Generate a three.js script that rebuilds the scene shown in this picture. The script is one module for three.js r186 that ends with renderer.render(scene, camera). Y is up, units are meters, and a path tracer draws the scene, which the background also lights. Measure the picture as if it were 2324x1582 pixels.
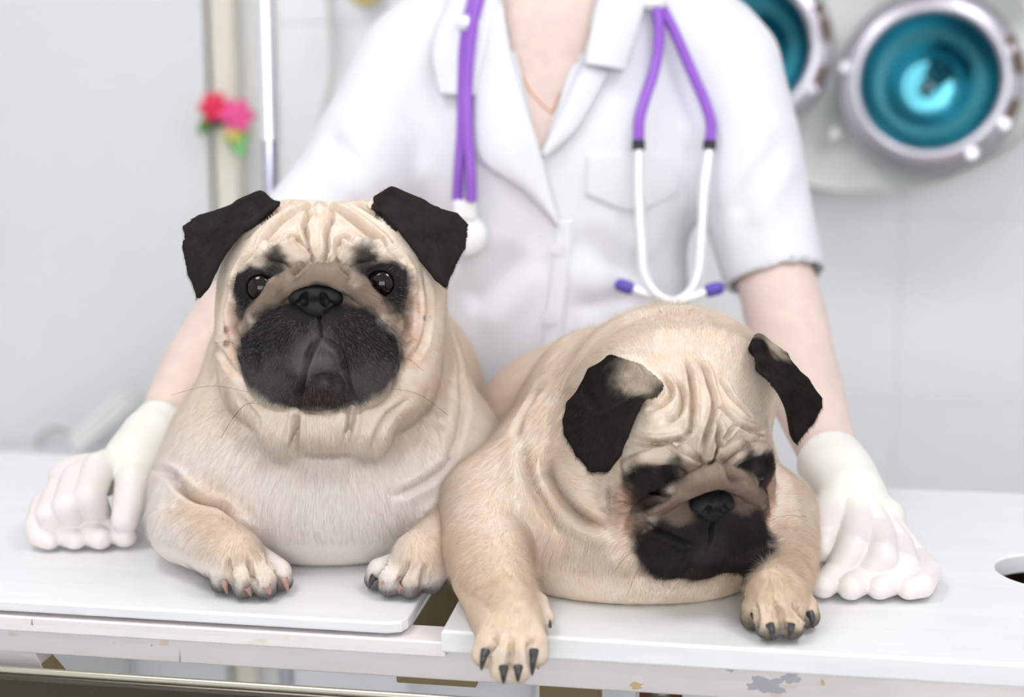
import * as THREE from 'three';
import { mergeGeometries } from 'three/addons/utils/BufferGeometryUtils.js';
import { RoundedBoxGeometry } from 'three/addons/geometries/RoundedBoxGeometry.js';
import { RectAreaLightUniformsLib } from 'three/addons/lights/RectAreaLightUniformsLib.js';

// ---------------------------------------------------------------- camera, sky, lights, exposure
const scene = new THREE.Scene();
const renderer = new THREE.WebGLRenderer({ antialias: true });
renderer.toneMapping = THREE.LinearToneMapping;
renderer.toneMappingExposure = 1.03;
renderer.shadowMap.enabled = true;
RectAreaLightUniformsLib.init();
const camera = new THREE.PerspectiveCamera(2 * Math.atan(791 / 3090) * 180 / Math.PI, 2324 / 1582, 0.05, 60);
camera.position.set(0, 1.254, 0);
camera.rotation.x = -10 * Math.PI / 180;
camera.focus = 0.985;
camera.userData.fStop = 2.9;
scene.background = new THREE.Color(0.96, 0.98, 1.0);   // overcast sky outside the window
scene.backgroundIntensity = 6.3;
const LAMP_POWER = 7.8;   // of each ceiling panel lamp

// ---------------------------------------------------------------- helpers
let seed = 7;
const rnd = () => { seed = (seed + 0x6D2B79F5) | 0; let t = Math.imul(seed ^ (seed >>> 15), 1 | seed); t = (t + Math.imul(t ^ (t >>> 7), 61 | t)) ^ t; return ((t ^ (t >>> 14)) >>> 0) / 4294967296; };
const clamp = (x, a, b) => x < a ? a : x > b ? b : x;
const sstep = (a, b, x) => { const t = clamp((x - a) / (b - a), 0, 1); return t * t * (3 - 2 * t); };
const lerp = (a, b, t) => a + (b - a) * t;
const V = (a) => new THREE.Vector3(a[0], a[1], a[2]);
// value noise
const hash3 = (x, y, z) => { let h = Math.imul(x, 374761393) ^ Math.imul(y, 668265263) ^ Math.imul(z, 2147483647 ^ 0x5bd1e995); h = Math.imul(h ^ (h >>> 13), 1274126177); return ((h ^ (h >>> 16)) >>> 0) / 4294967296; };
function noise(x, y, z) {
  const X = Math.floor(x), Y = Math.floor(y), Z = Math.floor(z), u = x - X, v = y - Y, w = z - Z;
  const a = u * u * (3 - 2 * u), b = v * v * (3 - 2 * v), c = w * w * (3 - 2 * w);
  const L = (i, j, k) => hash3(X + i, Y + j, Z + k);
  return lerp(lerp(lerp(L(0, 0, 0), L(1, 0, 0), a), lerp(L(0, 1, 0), L(1, 1, 0), a), b), lerp(lerp(L(0, 0, 1), L(1, 0, 1), a), lerp(L(0, 1, 1), L(1, 1, 1), a), b), c);
}
const fbm = (x, y, z) => 0.55 * noise(x, y, z) + 0.3 * noise(x * 2.1 + 5, y * 2.1, z * 2.1) + 0.15 * noise(x * 4.3, y * 4.3 + 9, z * 4.3);

// signed distance primitives; lengths in metres
const smin = (a, b, k) => { const h = Math.max(k - Math.abs(a - b), 0) / k; return Math.min(a, b) - h * h * k * 0.25; };
// E: ellipsoid, C: chain of tapered capsules [x,y,z,r]; k: blend, op: 1 joins, -1 carves
const E = (c, r, k = 0.01, op = 1, m = null) => ({ t: 0, c, r, k, op, m });
const C = (pts, k = 0.01, op = 1) => ({ t: 1, pts, k, op });
const TRI = (a, b, c, r, k = 0.004) => ({ t: 2, a, b, c, r, k, op: 1 });
const mulM = (A, B) => { const o = []; for (let i = 0; i < 3; i++) for (let j = 0; j < 3; j++) o.push(A[i * 3] * B[j] + A[i * 3 + 1] * B[3 + j] + A[i * 3 + 2] * B[6 + j]); return o; };
const apM = (A, v) => [A[0] * v[0] + A[1] * v[1] + A[2] * v[2], A[3] * v[0] + A[4] * v[1] + A[5] * v[2], A[6] * v[0] + A[7] * v[1] + A[8] * v[2]];
const apT = (A, v) => [A[0] * v[0] + A[3] * v[1] + A[6] * v[2], A[1] * v[0] + A[4] * v[1] + A[7] * v[2], A[2] * v[0] + A[5] * v[1] + A[8] * v[2]];
const rotM = (x, y, z) => { const e = new THREE.Matrix4().makeRotationFromEuler(new THREE.Euler(x, y, z, 'YXZ')).elements; return [e[0], e[4], e[8], e[1], e[5], e[9], e[2], e[6], e[10]]; };
// a frame: origin o, rotation m (rows), scale s; local to world and back
const frame = (o, m, s) => ({ o, m, s, out: (v) => { const q = apM(m, v); return [o[0] + q[0] * s, o[1] + q[1] * s, o[2] + q[2] * s]; }, into: (v) => { const q = apT(m, [v[0] - o[0], v[1] - o[1], v[2] - o[2]]); return [q[0] / s, q[1] / s, q[2] / s]; } });
const inFrame = (F, prims) => prims.map((p) => {
  if (p.t === 0) return E(F.out(p.c), p.r.map((r) => r * F.s), p.k * F.s, p.op, p.m ? mulM(F.m, p.m) : F.m);
  if (p.t === 1) return C(p.pts.map((q) => [...F.out(q), q[3] * F.s]), p.k * F.s, p.op);
  return TRI(F.out(p.a), F.out(p.b), F.out(p.c), p.r * F.s, p.k * F.s);
});
function prep(p) {
  if (p.t === 0) { p.rm = Math.min(...p.r); p.bc = p.c; p.br = Math.max(...p.r); if (p.m && p.r[0] === p.r[1] && p.r[1] === p.r[2]) p.m = null; }
  const pts = p.t === 1 ? p.pts : p.t === 2 ? [p.a, p.b, p.c] : null;
  if (pts) {
    const c = [0, 0, 0]; for (const q of pts) for (let i = 0; i < 3; i++) c[i] += q[i] / pts.length;
    p.bc = c; p.br = Math.max(...pts.map((q) => Math.hypot(q[0] - c[0], q[1] - c[1], q[2] - c[2]) + (p.t === 1 ? q[3] : p.r)));
  }
  return p;
}
function dPrim(p, x, y, z) {
  if (p.t === 0) {
    let a = x - p.c[0], b = y - p.c[1], c = z - p.c[2];
    const m = p.m;
    if (m) { const A = m[0] * a + m[3] * b + m[6] * c, B = m[1] * a + m[4] * b + m[7] * c; c = m[2] * a + m[5] * b + m[8] * c; a = A; b = B; }
    const r = p.r, u = a / r[0], v = b / r[1], w = c / r[2], k0 = Math.sqrt(u * u + v * v + w * w);
    if (k0 < 1e-4) return -p.rm;
    const u2 = u / r[0], v2 = v / r[1], w2 = w / r[2];
    return k0 * (k0 - 1) / Math.sqrt(u2 * u2 + v2 * v2 + w2 * w2);
  }
  if (p.t === 1) {
    let d = 1e9; const q = p.pts;
    for (let i = 0; i + 1 < q.length; i++) {
      const A = q[i], B = q[i + 1], bx = B[0] - A[0], by = B[1] - A[1], bz = B[2] - A[2], px = x - A[0], py = y - A[1], pz = z - A[2];
      const h = clamp((px * bx + py * by + pz * bz) / (bx * bx + by * by + bz * bz + 1e-12), 0, 1);
      const ex = px - bx * h, ey = py - by * h, ez = pz - bz * h, e = Math.sqrt(ex * ex + ey * ey + ez * ez) - (A[3] + (B[3] - A[3]) * h);
      if (e < d) d = e;
    }
    return d;
  }
  // rounded triangle
  const { a, b, c } = p;
  const ba = [b[0] - a[0], b[1] - a[1], b[2] - a[2]], pa = [x - a[0], y - a[1], z - a[2]], cb = [c[0] - b[0], c[1] - b[1], c[2] - b[2]], pb = [x - b[0], y - b[1], z - b[2]], ac = [a[0] - c[0], a[1] - c[1], a[2] - c[2]], pc = [x - c[0], y - c[1], z - c[2]];
  const cr = (u, v) => [u[1] * v[2] - u[2] * v[1], u[2] * v[0] - u[0] * v[2], u[0] * v[1] - u[1] * v[0]], dt = (u, v) => u[0] * v[0] + u[1] * v[1] + u[2] * v[2];
  const n = cr(ba, ac);
  if (Math.sign(dt(cr(ba, n), pa)) + Math.sign(dt(cr(cb, n), pb)) + Math.sign(dt(cr(ac, n), pc)) < 2) {
    const seg = (e, q) => { const h = clamp(dt(e, q) / dt(e, e), 0, 1); return Math.hypot(e[0] * h - q[0], e[1] * h - q[1], e[2] * h - q[2]); };
    return Math.min(seg(ba, pa), seg(cb, pb), seg(ac, pc)) - p.r;
  }
  return Math.abs(dt(n, pa)) / Math.sqrt(dt(n, n)) - p.r;
}
// groups: [{k, prims}] each blended inside, then joined in turn with blend k
function makeSDF(groups) {
  for (const g of groups) g.prims.forEach(prep);
  return (x, y, z) => {
    let d = 1e3;
    for (const g of groups) {
      let e = 1e3;
      for (const p of g.prims) {
        const fx = x - p.bc[0], fy = y - p.bc[1], fz = z - p.bc[2], far = Math.sqrt(fx * fx + fy * fy + fz * fz) - p.br;
        if (p.op > 0) { if (far > e + p.k) continue; const q = dPrim(p, x, y, z); e = e > 900 ? q : smin(e, q, p.k); }
        else { if (far > p.k + 0.03 && far > -e + p.k) continue; e = -smin(-e, dPrim(p, x, y, z), p.k); }
      }
      d = d > 900 ? e : smin(d, e, g.k);
    }
    return d;
  };
}
// sparse surface nets; own(x,y,z) says which cells this grid meshes
function meshSDF(f, lo, hi, h, own = null) {
  const B = 8, nb = [0, 1, 2].map((i) => Math.ceil((hi[i] - lo[i]) / (h * B)));
  const N = [nb[0] * B + 1, nb[1] * B + 1], key = (i, j, k) => (k * N[1] + j) * N[0] + i;
  const cells = new Map(), pos = [], blocks = [], S = B + 1, rad = h * B * 0.87 * 1.35;
  const SB = 4, srad = h * B * SB * 0.87 * 1.35;
  for (let sk = 0; sk < nb[2]; sk += SB) for (let sj = 0; sj < nb[1]; sj += SB) for (let si = 0; si < nb[0]; si += SB) {
    if (Math.abs(f(lo[0] + (si + SB / 2) * B * h, lo[1] + (sj + SB / 2) * B * h, lo[2] + (sk + SB / 2) * B * h)) > srad) continue;
    for (let bk = sk; bk < Math.min(sk + SB, nb[2]); bk++) for (let bj = sj; bj < Math.min(sj + SB, nb[1]); bj++) for (let bi = si; bi < Math.min(si + SB, nb[0]); bi++) {
      const cx = lo[0] + (bi + 0.5) * B * h, cy = lo[1] + (bj + 0.5) * B * h, cz = lo[2] + (bk + 0.5) * B * h;
      if (own && !own(cx, cy, cz, h * B * 0.5)) continue;
      if (Math.abs(f(cx, cy, cz)) > rad) continue;
      const v = new Float32Array(S * S * S);
      let n = 0, neg = 0;
      for (let k = 0; k < S; k++) for (let j = 0; j < S; j++) for (let i = 0; i < S; i++) { const q = f(lo[0] + (bi * B + i) * h, lo[1] + (bj * B + j) * h, lo[2] + (bk * B + k) * h); v[n++] = q; if (q < 0) neg++; }
      if (neg === 0 || neg === n) continue;
      blocks.push([bi, bj, bk, v]);
      for (let k = 0; k < B; k++) for (let j = 0; j < B; j++) for (let i = 0; i < B; i++) {
        let m = 0, sx = 0, sy = 0, sz = 0;
        const at = (a, b, c) => v[((k + c) * S + j + b) * S + i + a];
        const e = (a, b, c, A, Bb, Cc) => { const p = at(a, b, c), q = at(A, Bb, Cc); if ((p < 0) !== (q < 0)) { const t = p / (p - q); sx += a + (A - a) * t; sy += b + (Bb - b) * t; sz += c + (Cc - c) * t; m++; } };
        for (let a = 0; a < 2; a++) for (let b = 0; b < 2; b++) { e(0, a, b, 1, a, b); e(a, 0, b, a, 1, b); e(a, b, 0, a, b, 1); }
        if (!m) continue;
        cells.set(key(bi * B + i, bj * B + j, bk * B + k), pos.length / 3);
        pos.push(lo[0] + (bi * B + i + sx / m) * h, lo[1] + (bj * B + j + sy / m) * h, lo[2] + (bk * B + k + sz / m) * h);
      }
    }
  }
  const idx = [];
  for (const [bi, bj, bk, v] of blocks) for (let k = 0; k < B; k++) for (let j = 0; j < B; j++) for (let i = 0; i < B; i++) {
    const p = v[(k * S + j) * S + i], I = bi * B + i, J = bj * B + j, K = bk * B + k;
    const quad = (q, c1, c2, c3, c4) => {
      if ((p < 0) === (q < 0)) return;
      const a = cells.get(c1), b = cells.get(c2), c = cells.get(c3), d = cells.get(c4);
      if (a === undefined || b === undefined || c === undefined || d === undefined) return;
      if (p < 0) idx.push(a, b, c, a, c, d); else idx.push(a, c, b, a, d, c);
    };
    quad(v[(k * S + j) * S + i + 1], key(I, J - 1, K - 1), key(I, J, K - 1), key(I, J, K), key(I, J - 1, K));
    quad(v[(k * S + j + 1) * S + i], key(I - 1, J, K - 1), key(I - 1, J, K), key(I, J, K), key(I, J, K - 1));
    quad(v[((k + 1) * S + j) * S + i], key(I - 1, J - 1, K), key(I, J - 1, K), key(I, J, K), key(I - 1, J, K));
  }
  const P = new Float32Array(pos), e = h * 0.25;
  for (let n = 0; n < P.length; n += 3) for (let it = 0; it < 1; it++) {
    const x = P[n], y = P[n + 1], z = P[n + 2], d = f(x, y, z);
    let gx = f(x + e, y, z) - d, gy = f(x, y + e, z) - d, gz = f(x, y, z + e) - d; const g = Math.hypot(gx, gy, gz) + 1e-12, st = clamp(d, -h * 0.6, h * 0.6) / g;
    P[n] -= gx * st; P[n + 1] -= gy * st; P[n + 2] -= gz * st;
  }
  return { P, idx };
}
const joinMeshes = (list) => {
  let n = 0, m = 0; for (const a of list) { n += a.P.length; m += a.idx.length; }
  const P = new Float32Array(n), idx = new Uint32Array(m); let o = 0, q = 0;
  for (const a of list) { P.set(a.P, o); for (let i = 0; i < a.idx.length; i++) idx[q + i] = a.idx[i] + o / 3; o += a.P.length; q += a.idx.length; }
  return { P, idx };
};
function geo(P, idx) {
  const g = new THREE.BufferGeometry();
  g.setAttribute('position', new THREE.BufferAttribute(P instanceof Float32Array ? P : new Float32Array(P), 3));
  g.setIndex(new THREE.BufferAttribute(idx instanceof Uint32Array ? idx : new Uint32Array(idx), 1));
  g.computeVertexNormals();
  return g;
}
const sdfGeo = (groups, lo, hi, h) => { const m = meshSDF(makeSDF(groups), lo, hi, h); return geo(m.P, m.idx); };
// curves that press folds into a surface: [width, depth, shoulder, [points]]
function prepCurves(list) {
  return list.map(([w, depth, shoulder, pts, taper = 0.22]) => {
    const P = new THREE.CatmullRomCurve3(pts.map(V)).getPoints(Math.max(8, pts.length * 4)), lo = new THREE.Vector3(1e9, 1e9, 1e9), hi = lo.clone().negate();
    P.forEach((p) => { lo.min(p); hi.max(p); });
    lo.subScalar(w * 5); hi.addScalar(w * 5);
    return { w, depth, shoulder, P, lo, hi, taper };
  });
}
function pressed(curves, x, y, z) {
  let s = 0, deepest = 0;
  for (const c of curves) {
    if (x < c.lo.x || y < c.lo.y || z < c.lo.z || x > c.hi.x || y > c.hi.y || z > c.hi.z) continue;
    let best = 1e9, at = 0; const P = c.P;
    for (let i = 0; i + 1 < P.length; i++) {
      const A = P[i], B = P[i + 1], bx = B.x - A.x, by = B.y - A.y, bz = B.z - A.z, px = x - A.x, py = y - A.y, pz = z - A.z;
      const h = clamp((px * bx + py * by + pz * bz) / (bx * bx + by * by + bz * bz + 1e-14), 0, 1), d = (px - bx * h) ** 2 + (py - by * h) ** 2 + (pz - bz * h) ** 2;
      if (d < best) { best = d; at = (i + h) / (P.length - 1); }
    }
    const d = Math.sqrt(best) / c.w; if (d > 5) continue;
    const t = c.taper ? sstep(0, c.taper, at) * sstep(0, c.taper, 1 - at) * 0.85 + 0.15 : 1;
    const g = -(0.6 * Math.exp(-Math.pow(d / 0.62, 1.25)) + 0.4 * Math.exp(-d * d / 2)) * c.depth * t;
    deepest = Math.min(deepest, g);
    s += c.shoulder * c.depth * t * Math.exp(-(((d - 2.1) / 1.1) ** 2));
  }
  return deepest + Math.min(s, 0.004);
}
// objects
const taken = new Map();
function named(o, name) { const n = taken.get(name) || 0; taken.set(name, n + 1); o.name = n ? `${name}_${String(n).padStart(3, '0')}` : name; return o; }
function thing(name, label, category, at = [0, 0, 0], group) {
  const o = named(new THREE.Group(), name); o.position.set(at[0], at[1], at[2]); o.userData = { label, category }; if (group) o.userData.group = group; scene.add(o); return o;
}
function part(name, g, m, parent, label) {
  const o = new THREE.Mesh(g, m); o.name = name; o.castShadow = o.receiveShadow = true; if (label) o.userData.label = label; parent.add(o); return o;
}
function single(name, g, m, label, category, at = [0, 0, 0], group) {
  const o = named(new THREE.Mesh(g, m), name); o.position.set(at[0], at[1], at[2]); o.userData = { label, category }; if (group) o.userData.group = group; o.castShadow = o.receiveShadow = true; scene.add(o); return o;
}
function struct(name, g, m, label, at = [0, 0, 0]) {
  const o = new THREE.Mesh(g, m); o.name = name; o.position.set(at[0], at[1], at[2]); o.userData = { kind: 'structure' }; if (label) o.userData.label = label; o.castShadow = o.receiveShadow = true; scene.add(o); return o;
}
const local = (g, base) => g.translate(-base[0], -base[1], -base[2]);
const box = (w, h, d, r = 0.002) => new RoundedBoxGeometry(w, h, d, 2, Math.min(r, w / 2.01, h / 2.01, d / 2.01));
const tube = (pts, r, seg = 40, rs = 12, closed = false) => new THREE.TubeGeometry(new THREE.CatmullRomCurve3(pts.map(V), closed), seg, r, rs, closed);
const std = (color, roughness = 0.6, o = {}) => new THREE.MeshStandardMaterial({ color, roughness, ...o });
const phys = (color, roughness, o) => new THREE.MeshPhysicalMaterial({ color, roughness, ...o });
function texture(n, fn, srgb = true, m = n) {
  const d = new Uint8Array(n * m * 4);
  for (let j = 0; j < m; j++) for (let i = 0; i < n; i++) { const c = fn(i / n, j / m), o = (j * n + i) * 4; for (let k = 0; k < 3; k++) d[o + k] = clamp(Math.round(c[k] * 255), 0, 255); d[o + 3] = 255; }
  const t = new THREE.DataTexture(d, n, m); t.wrapS = t.wrapT = THREE.RepeatWrapping; t.magFilter = THREE.LinearFilter; if (srgb) t.colorSpace = THREE.SRGBColorSpace; t.needsUpdate = true; return t;
}

// ---------------------------------------------------------------- room
const ROOM = { x0: -1.7, x1: 1.9, z0: -2.42, z1: 2.3, h: 2.75 };
const paintTex = texture(256, (u, v) => { const n = 0.93 + 0.05 * fbm(u * 24, v * 24, 1) + 0.02 * noise(u * 120, v * 120, 3); return [n, n, n]; });
const M = {};
M.wall = std(0xf3f4f4, 0.75, { map: paintTex });
M.tile = phys(0xf3f4f6, 0.35, { clearcoat: 0.2, clearcoatRoughness: 0.3 });
M.grout = std(0xe9e9e6, 0.9);
M.ceil = std(0xf2f2ef, 0.9);
M.floor = phys(0xb2afaa, 0.5, { map: paintTex });
M.doorWhite = std(0xe6e8e8, 0.5);
M.beige = std(0xece5d6, 0.6);
M.chrome = std(0xd8dade, 0.16, { metalness: 1 });
M.white = phys(0xf0f0f2, 0.35, { clearcoat: 0.3 });
const cx = (ROOM.x0 + ROOM.x1) / 2, cz = (ROOM.z0 + ROOM.z1) / 2, W_ = ROOM.x1 - ROOM.x0, D_ = ROOM.z1 - ROOM.z0;
struct('floor', new THREE.BoxGeometry(W_ + 0.4, 0.2, D_ + 0.4), M.floor, 'grey vinyl floor', [cx, -0.1, cz]);
struct('ceiling', new THREE.BoxGeometry(W_ + 0.4, 0.2, D_ + 0.4), M.ceil, 'white ceiling', [cx, ROOM.h + 0.1, cz]);
struct('wall_left', new THREE.BoxGeometry(0.2, ROOM.h, D_), M.wall, 'white painted wall', [ROOM.x0 - 0.1, ROOM.h / 2, cz]);
struct('wall_right', new THREE.BoxGeometry(0.2, ROOM.h, D_), M.wall, 'white painted wall', [ROOM.x1 + 0.1, ROOM.h / 2, cz]);
const wallBack = struct('wall_back', new THREE.BoxGeometry(W_ + 0.4, ROOM.h, 0.2), M.grout, 'pale tiled wall behind the vet', [cx, ROOM.h / 2, ROOM.z0 - 0.1]);
{ // big pale tiles, each proud of the joints
  const tw = 0.275, th = 0.335, g = box(tw - 0.0022, th - 0.0022, 0.003, 0.001), mats = [M.tile, phys(0xf1f3f5, 0.38, { clearcoat: 0.2, clearcoatRoughness: 0.3 })];
  for (let r = 0; r < 8; r++) for (let c = 0; c < 9; c++) {
    const t = part('tile', g, mats[(r * 7 + c * 5) % 3 ? 0 : 1], wallBack);
    t.position.set(-0.405 + tw * (c + 0.5) - cx, 0.06 + th * (r + 0.5) - ROOM.h / 2, 0.1 + 0.0012);
  }
}
// wall behind the camera, with the window that lights the room
const WIN = { x0: -1.15, x1: 1.25, y0: 1.0, y1: 2.55 };
{
  const s = new THREE.Shape(); s.moveTo(ROOM.x0 - 0.2, 0); s.lineTo(ROOM.x1 + 0.2, 0); s.lineTo(ROOM.x1 + 0.2, ROOM.h); s.lineTo(ROOM.x0 - 0.2, ROOM.h); s.closePath();
  const o = new THREE.Path(); o.moveTo(WIN.x0, WIN.y0); o.lineTo(WIN.x0, WIN.y1); o.lineTo(WIN.x1, WIN.y1); o.lineTo(WIN.x1, WIN.y0); o.closePath(); s.holes.push(o);
  struct('wall_front', new THREE.ExtrudeGeometry(s, { depth: 0.2, bevelEnabled: false }), M.wall, 'white painted wall with the window', [0, 0, ROOM.z1]);
  const w = new THREE.Group(); w.name = 'window_1'; w.userData = { kind: 'structure', label: 'wide three-part window' }; w.position.set((WIN.x0 + WIN.x1) / 2, WIN.y0, ROOM.z1 + 0.1); scene.add(w);
  const ww = WIN.x1 - WIN.x0, wh = WIN.y1 - WIN.y0, bar = (a, b, x, y) => { const m = part('window_frame', box(a, b, 0.06, 0.004), M.white, w); m.position.set(x, y, 0); };
  bar(ww, 0.05, 0, 0.025); bar(ww, 0.05, 0, wh - 0.025);
  for (const x of [-ww / 2 + 0.025, -ww / 6, ww / 6, ww / 2 - 0.025]) bar(0.05, wh - 0.1, x, wh / 2);
  for (const x of [-ww / 3, 0, ww / 3]) { const p = part('pane', new THREE.PlaneGeometry(ww / 3 - 0.04, wh - 0.1), phys(0xffffff, 0, { transmission: 1, thickness: 0 }), w); p.position.set(x, wh / 2, 0); }
}
// ceiling lamps
for (const [x, z] of [[-0.7, -0.75], [0.85, -0.75]]) {
  const t = thing('ceiling_lamp', `square white ceiling panel lamp ${x < 0 ? 'above the left table end' : 'above the right table end'}`, 'ceiling lamp', [x, ROOM.h, z]);
  const fr = part('frame', box(0.64, 0.03, 0.64, 0.004), M.white, t); fr.position.y = -0.015;
  const df = part('diffuser', new THREE.BoxGeometry(0.58, 0.006, 0.58), std(0xffffff, 0.6, { emissive: 0xfcfbff, emissiveIntensity: 3 }), t); df.position.y = -0.033;
  const l = new THREE.RectAreaLight(0xfcfbff, LAMP_POWER, 0.58, 0.58); l.position.set(x, ROOM.h - 0.04, z); l.rotation.x = -Math.PI / 2; scene.add(l);
}
// plain white door on the left, beige casing beside it
{
  const dz = ROOM.z0 + 0.03, a = [-1.0584, 1.1412, -2.3156], b = [-0.521, 1.1412, -2.3156];
  const d = struct('door_1', box(b[0] - a[0], 2.06, 0.045, 0.004), M.doorWhite, 'plain white door', [(a[0] + b[0]) / 2, 1.03, dz]);
  const hd = part('handle', box(0.11, 0.018, 0.02, 0.006), M.chrome, d, 'chrome lever handle'); hd.position.set(-(b[0] - a[0]) / 2 + 0.1, 0.0, 0.06);
  const hn = part('handle_rose', new THREE.CylinderGeometry(0.024, 0.024, 0.05, 24), M.chrome, d); hn.rotation.x = Math.PI / 2; hn.position.set(-(b[0] - a[0]) / 2 + 0.06, 0, 0.035);
  const c0 = [-0.5106, 1.1412, -2.3156], c1 = [-0.4704, 1.1412, -2.3156];
  struct('trim_1', box(c1[0] - c0[0], 2.75, 0.05, 0.008), M.beige, 'cream door casing', [(c0[0] + c1[0]) / 2, 1.375, dz + 0.012]);
}

// ---------------------------------------------------------------- things along the back wall
{ // artificial flowers tied to the cream casing
  const at = [-0.4857, 1.238, -2.3276];
  const t = thing('artificial_flowers', 'pink artificial flowers with green leaves tied to the cream door casing', 'flowers', at);
  const L = (px, py, dz = 0) => { const s = 2.295 / 3090; return [(px - 508) * s, -(py - 268) * s, dz]; };
  const petal = new THREE.SphereGeometry(1, 14, 10), bl = (name, p, r, m, rot = 0) => { const o = part(name, petal, m, t); o.position.set(...p); o.scale.set(...r); o.rotation.z = rot; return o; };
  const red = std(0xf0355f, 0.7), pink = std(0xf55fa0, 0.7), green = std(0x4f8a35, 0.7), mint = std(0x7fcf80, 0.7), yel = std(0xe6dc7a, 0.7), navy = std(0x2b3550, 0.6);
  const bloom = (c, R, m, n) => { for (let i = 0; i < n; i++) { const a = i / n * 6.283; bl('petal', [c[0] + Math.cos(a) * R * 0.55, c[1] + Math.sin(a) * R * 0.55, c[2] + 0.004 * (i % 2)], [R * 0.6, R * 0.38, R * 0.22], m, a); } bl('flower_centre', [c[0], c[1], c[2] + 0.006], [R * 0.3, R * 0.3, R * 0.25], m); };
  bloom(L(490, 243, 0.01), 0.024, red, 6); bloom(L(542, 262, 0.012), 0.027, pink, 6);
  bl('leaf', L(466, 280, 0), [0.009, 0.022, 0.004], green, -0.5); bl('leaf', L(478, 272, 0), [0.007, 0.02, 0.004], green, 0.7);
  bl('leaf', L(538, 325, 0), [0.011, 0.024, 0.004], mint, 0.3); bl('leaf', L(552, 312, 0), [0.008, 0.02, 0.004], mint, -0.4);
  bloom(L(530, 300, 0.006), 0.017, yel, 5);
  bl('ribbon', L(497, 275, 0.002), [0.02, 0.008, 0.006], navy, 0.1); bl('stem', L(512, 285, -0.004), [0.004, 0.045, 0.004], green, 0.2);
}
{ // drip stand: thick sleeve over a thinner pole
  const p = [-0.2759, 1.2175, -1.5675], t = thing('drip_stand', 'shiny chrome drip stand pole behind the left pug', 'stand', [p[0], 0, p[2]]);
  const cyl = (name, r, y0, y1, m) => { const o = part(name, new THREE.CylinderGeometry(r, r, y1 - y0, 40), m, t); o.position.y = (y0 + y1) / 2; return o; };
  const satin = std(0xf2f4f6, 0.28, { metalness: 0.85 });
  cyl('outer_tube', 0.0115, p[1], 1.98, satin); cyl('pole', 0.0098, 0.06, p[1] + 0.02, std(0xcfd0de, 0.2, { metalness: 1 }));
  const ring = part('collar', new THREE.TorusGeometry(0.0106, 0.0014, 10, 32), M.chrome, t); ring.rotation.x = Math.PI / 2; ring.position.y = p[1];
  const hook = part('hook', tube([[-0.09, 1.95, 0], [-0.08, 1.92, 0], [-0.05, 1.94, 0], [0, 1.98, 0], [0.05, 1.94, 0], [0.08, 1.92, 0], [0.09, 1.95, 0]], 0.004, 40, 10), M.chrome, t);
  for (let i = 0; i < 5; i++) { const a = i * 1.2566 + 0.3; const l = part('foot', tube([[0, 0.1, 0], [Math.cos(a) * 0.12, 0.075, Math.sin(a) * 0.12], [Math.cos(a) * 0.24, 0.035, Math.sin(a) * 0.24]], 0.009, 12, 10), M.chrome, t); const w = part('caster', new THREE.TorusGeometry(0.016, 0.008, 8, 16), std(0x333436, 0.5), t); w.position.set(Math.cos(a) * 0.24, 0.025, Math.sin(a) * 0.24); }
}
single('cable', tube([[-0.3126, 1.5224, -2.3828], [-0.3067, 1.4124, -2.3634], [-0.3009, 1.368, -2.3454], [-0.3001, 1.3242, -2.3377], [-0.3126, 1.2658, -2.3376], [-0.3439, 1.1266, -2.313], [-0.3513, 0.8773, -2.2691]], 0.0055, 60, 8), std(0xcfd0cb, 0.6), 'thin pale cable hanging down the tiled wall', 'cable');
{ // yellowish knob whose lower rim shows at the top of the picture
  const p = [-0.24, 1.448, -2.2884], t = thing('wall_bell', 'cream and yellow round wall bell at the top edge', 'bell', p);
  const d = part('dome', new THREE.LatheGeometry([[0, 0.02], [0.016, 0.018], [0.026, 0.01], [0.03, 0], [0.03, -0.004], [0, -0.004]].map(([x, y]) => new THREE.Vector2(x, y)), 32), std(0xead98a, 0.5), t); d.rotation.x = Math.PI / 2;
  const b = part('mount', new THREE.CylinderGeometry(0.02, 0.024, 0.16, 24), M.white, t); b.rotation.x = Math.PI / 2; b.position.z = -0.08;
}
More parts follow.
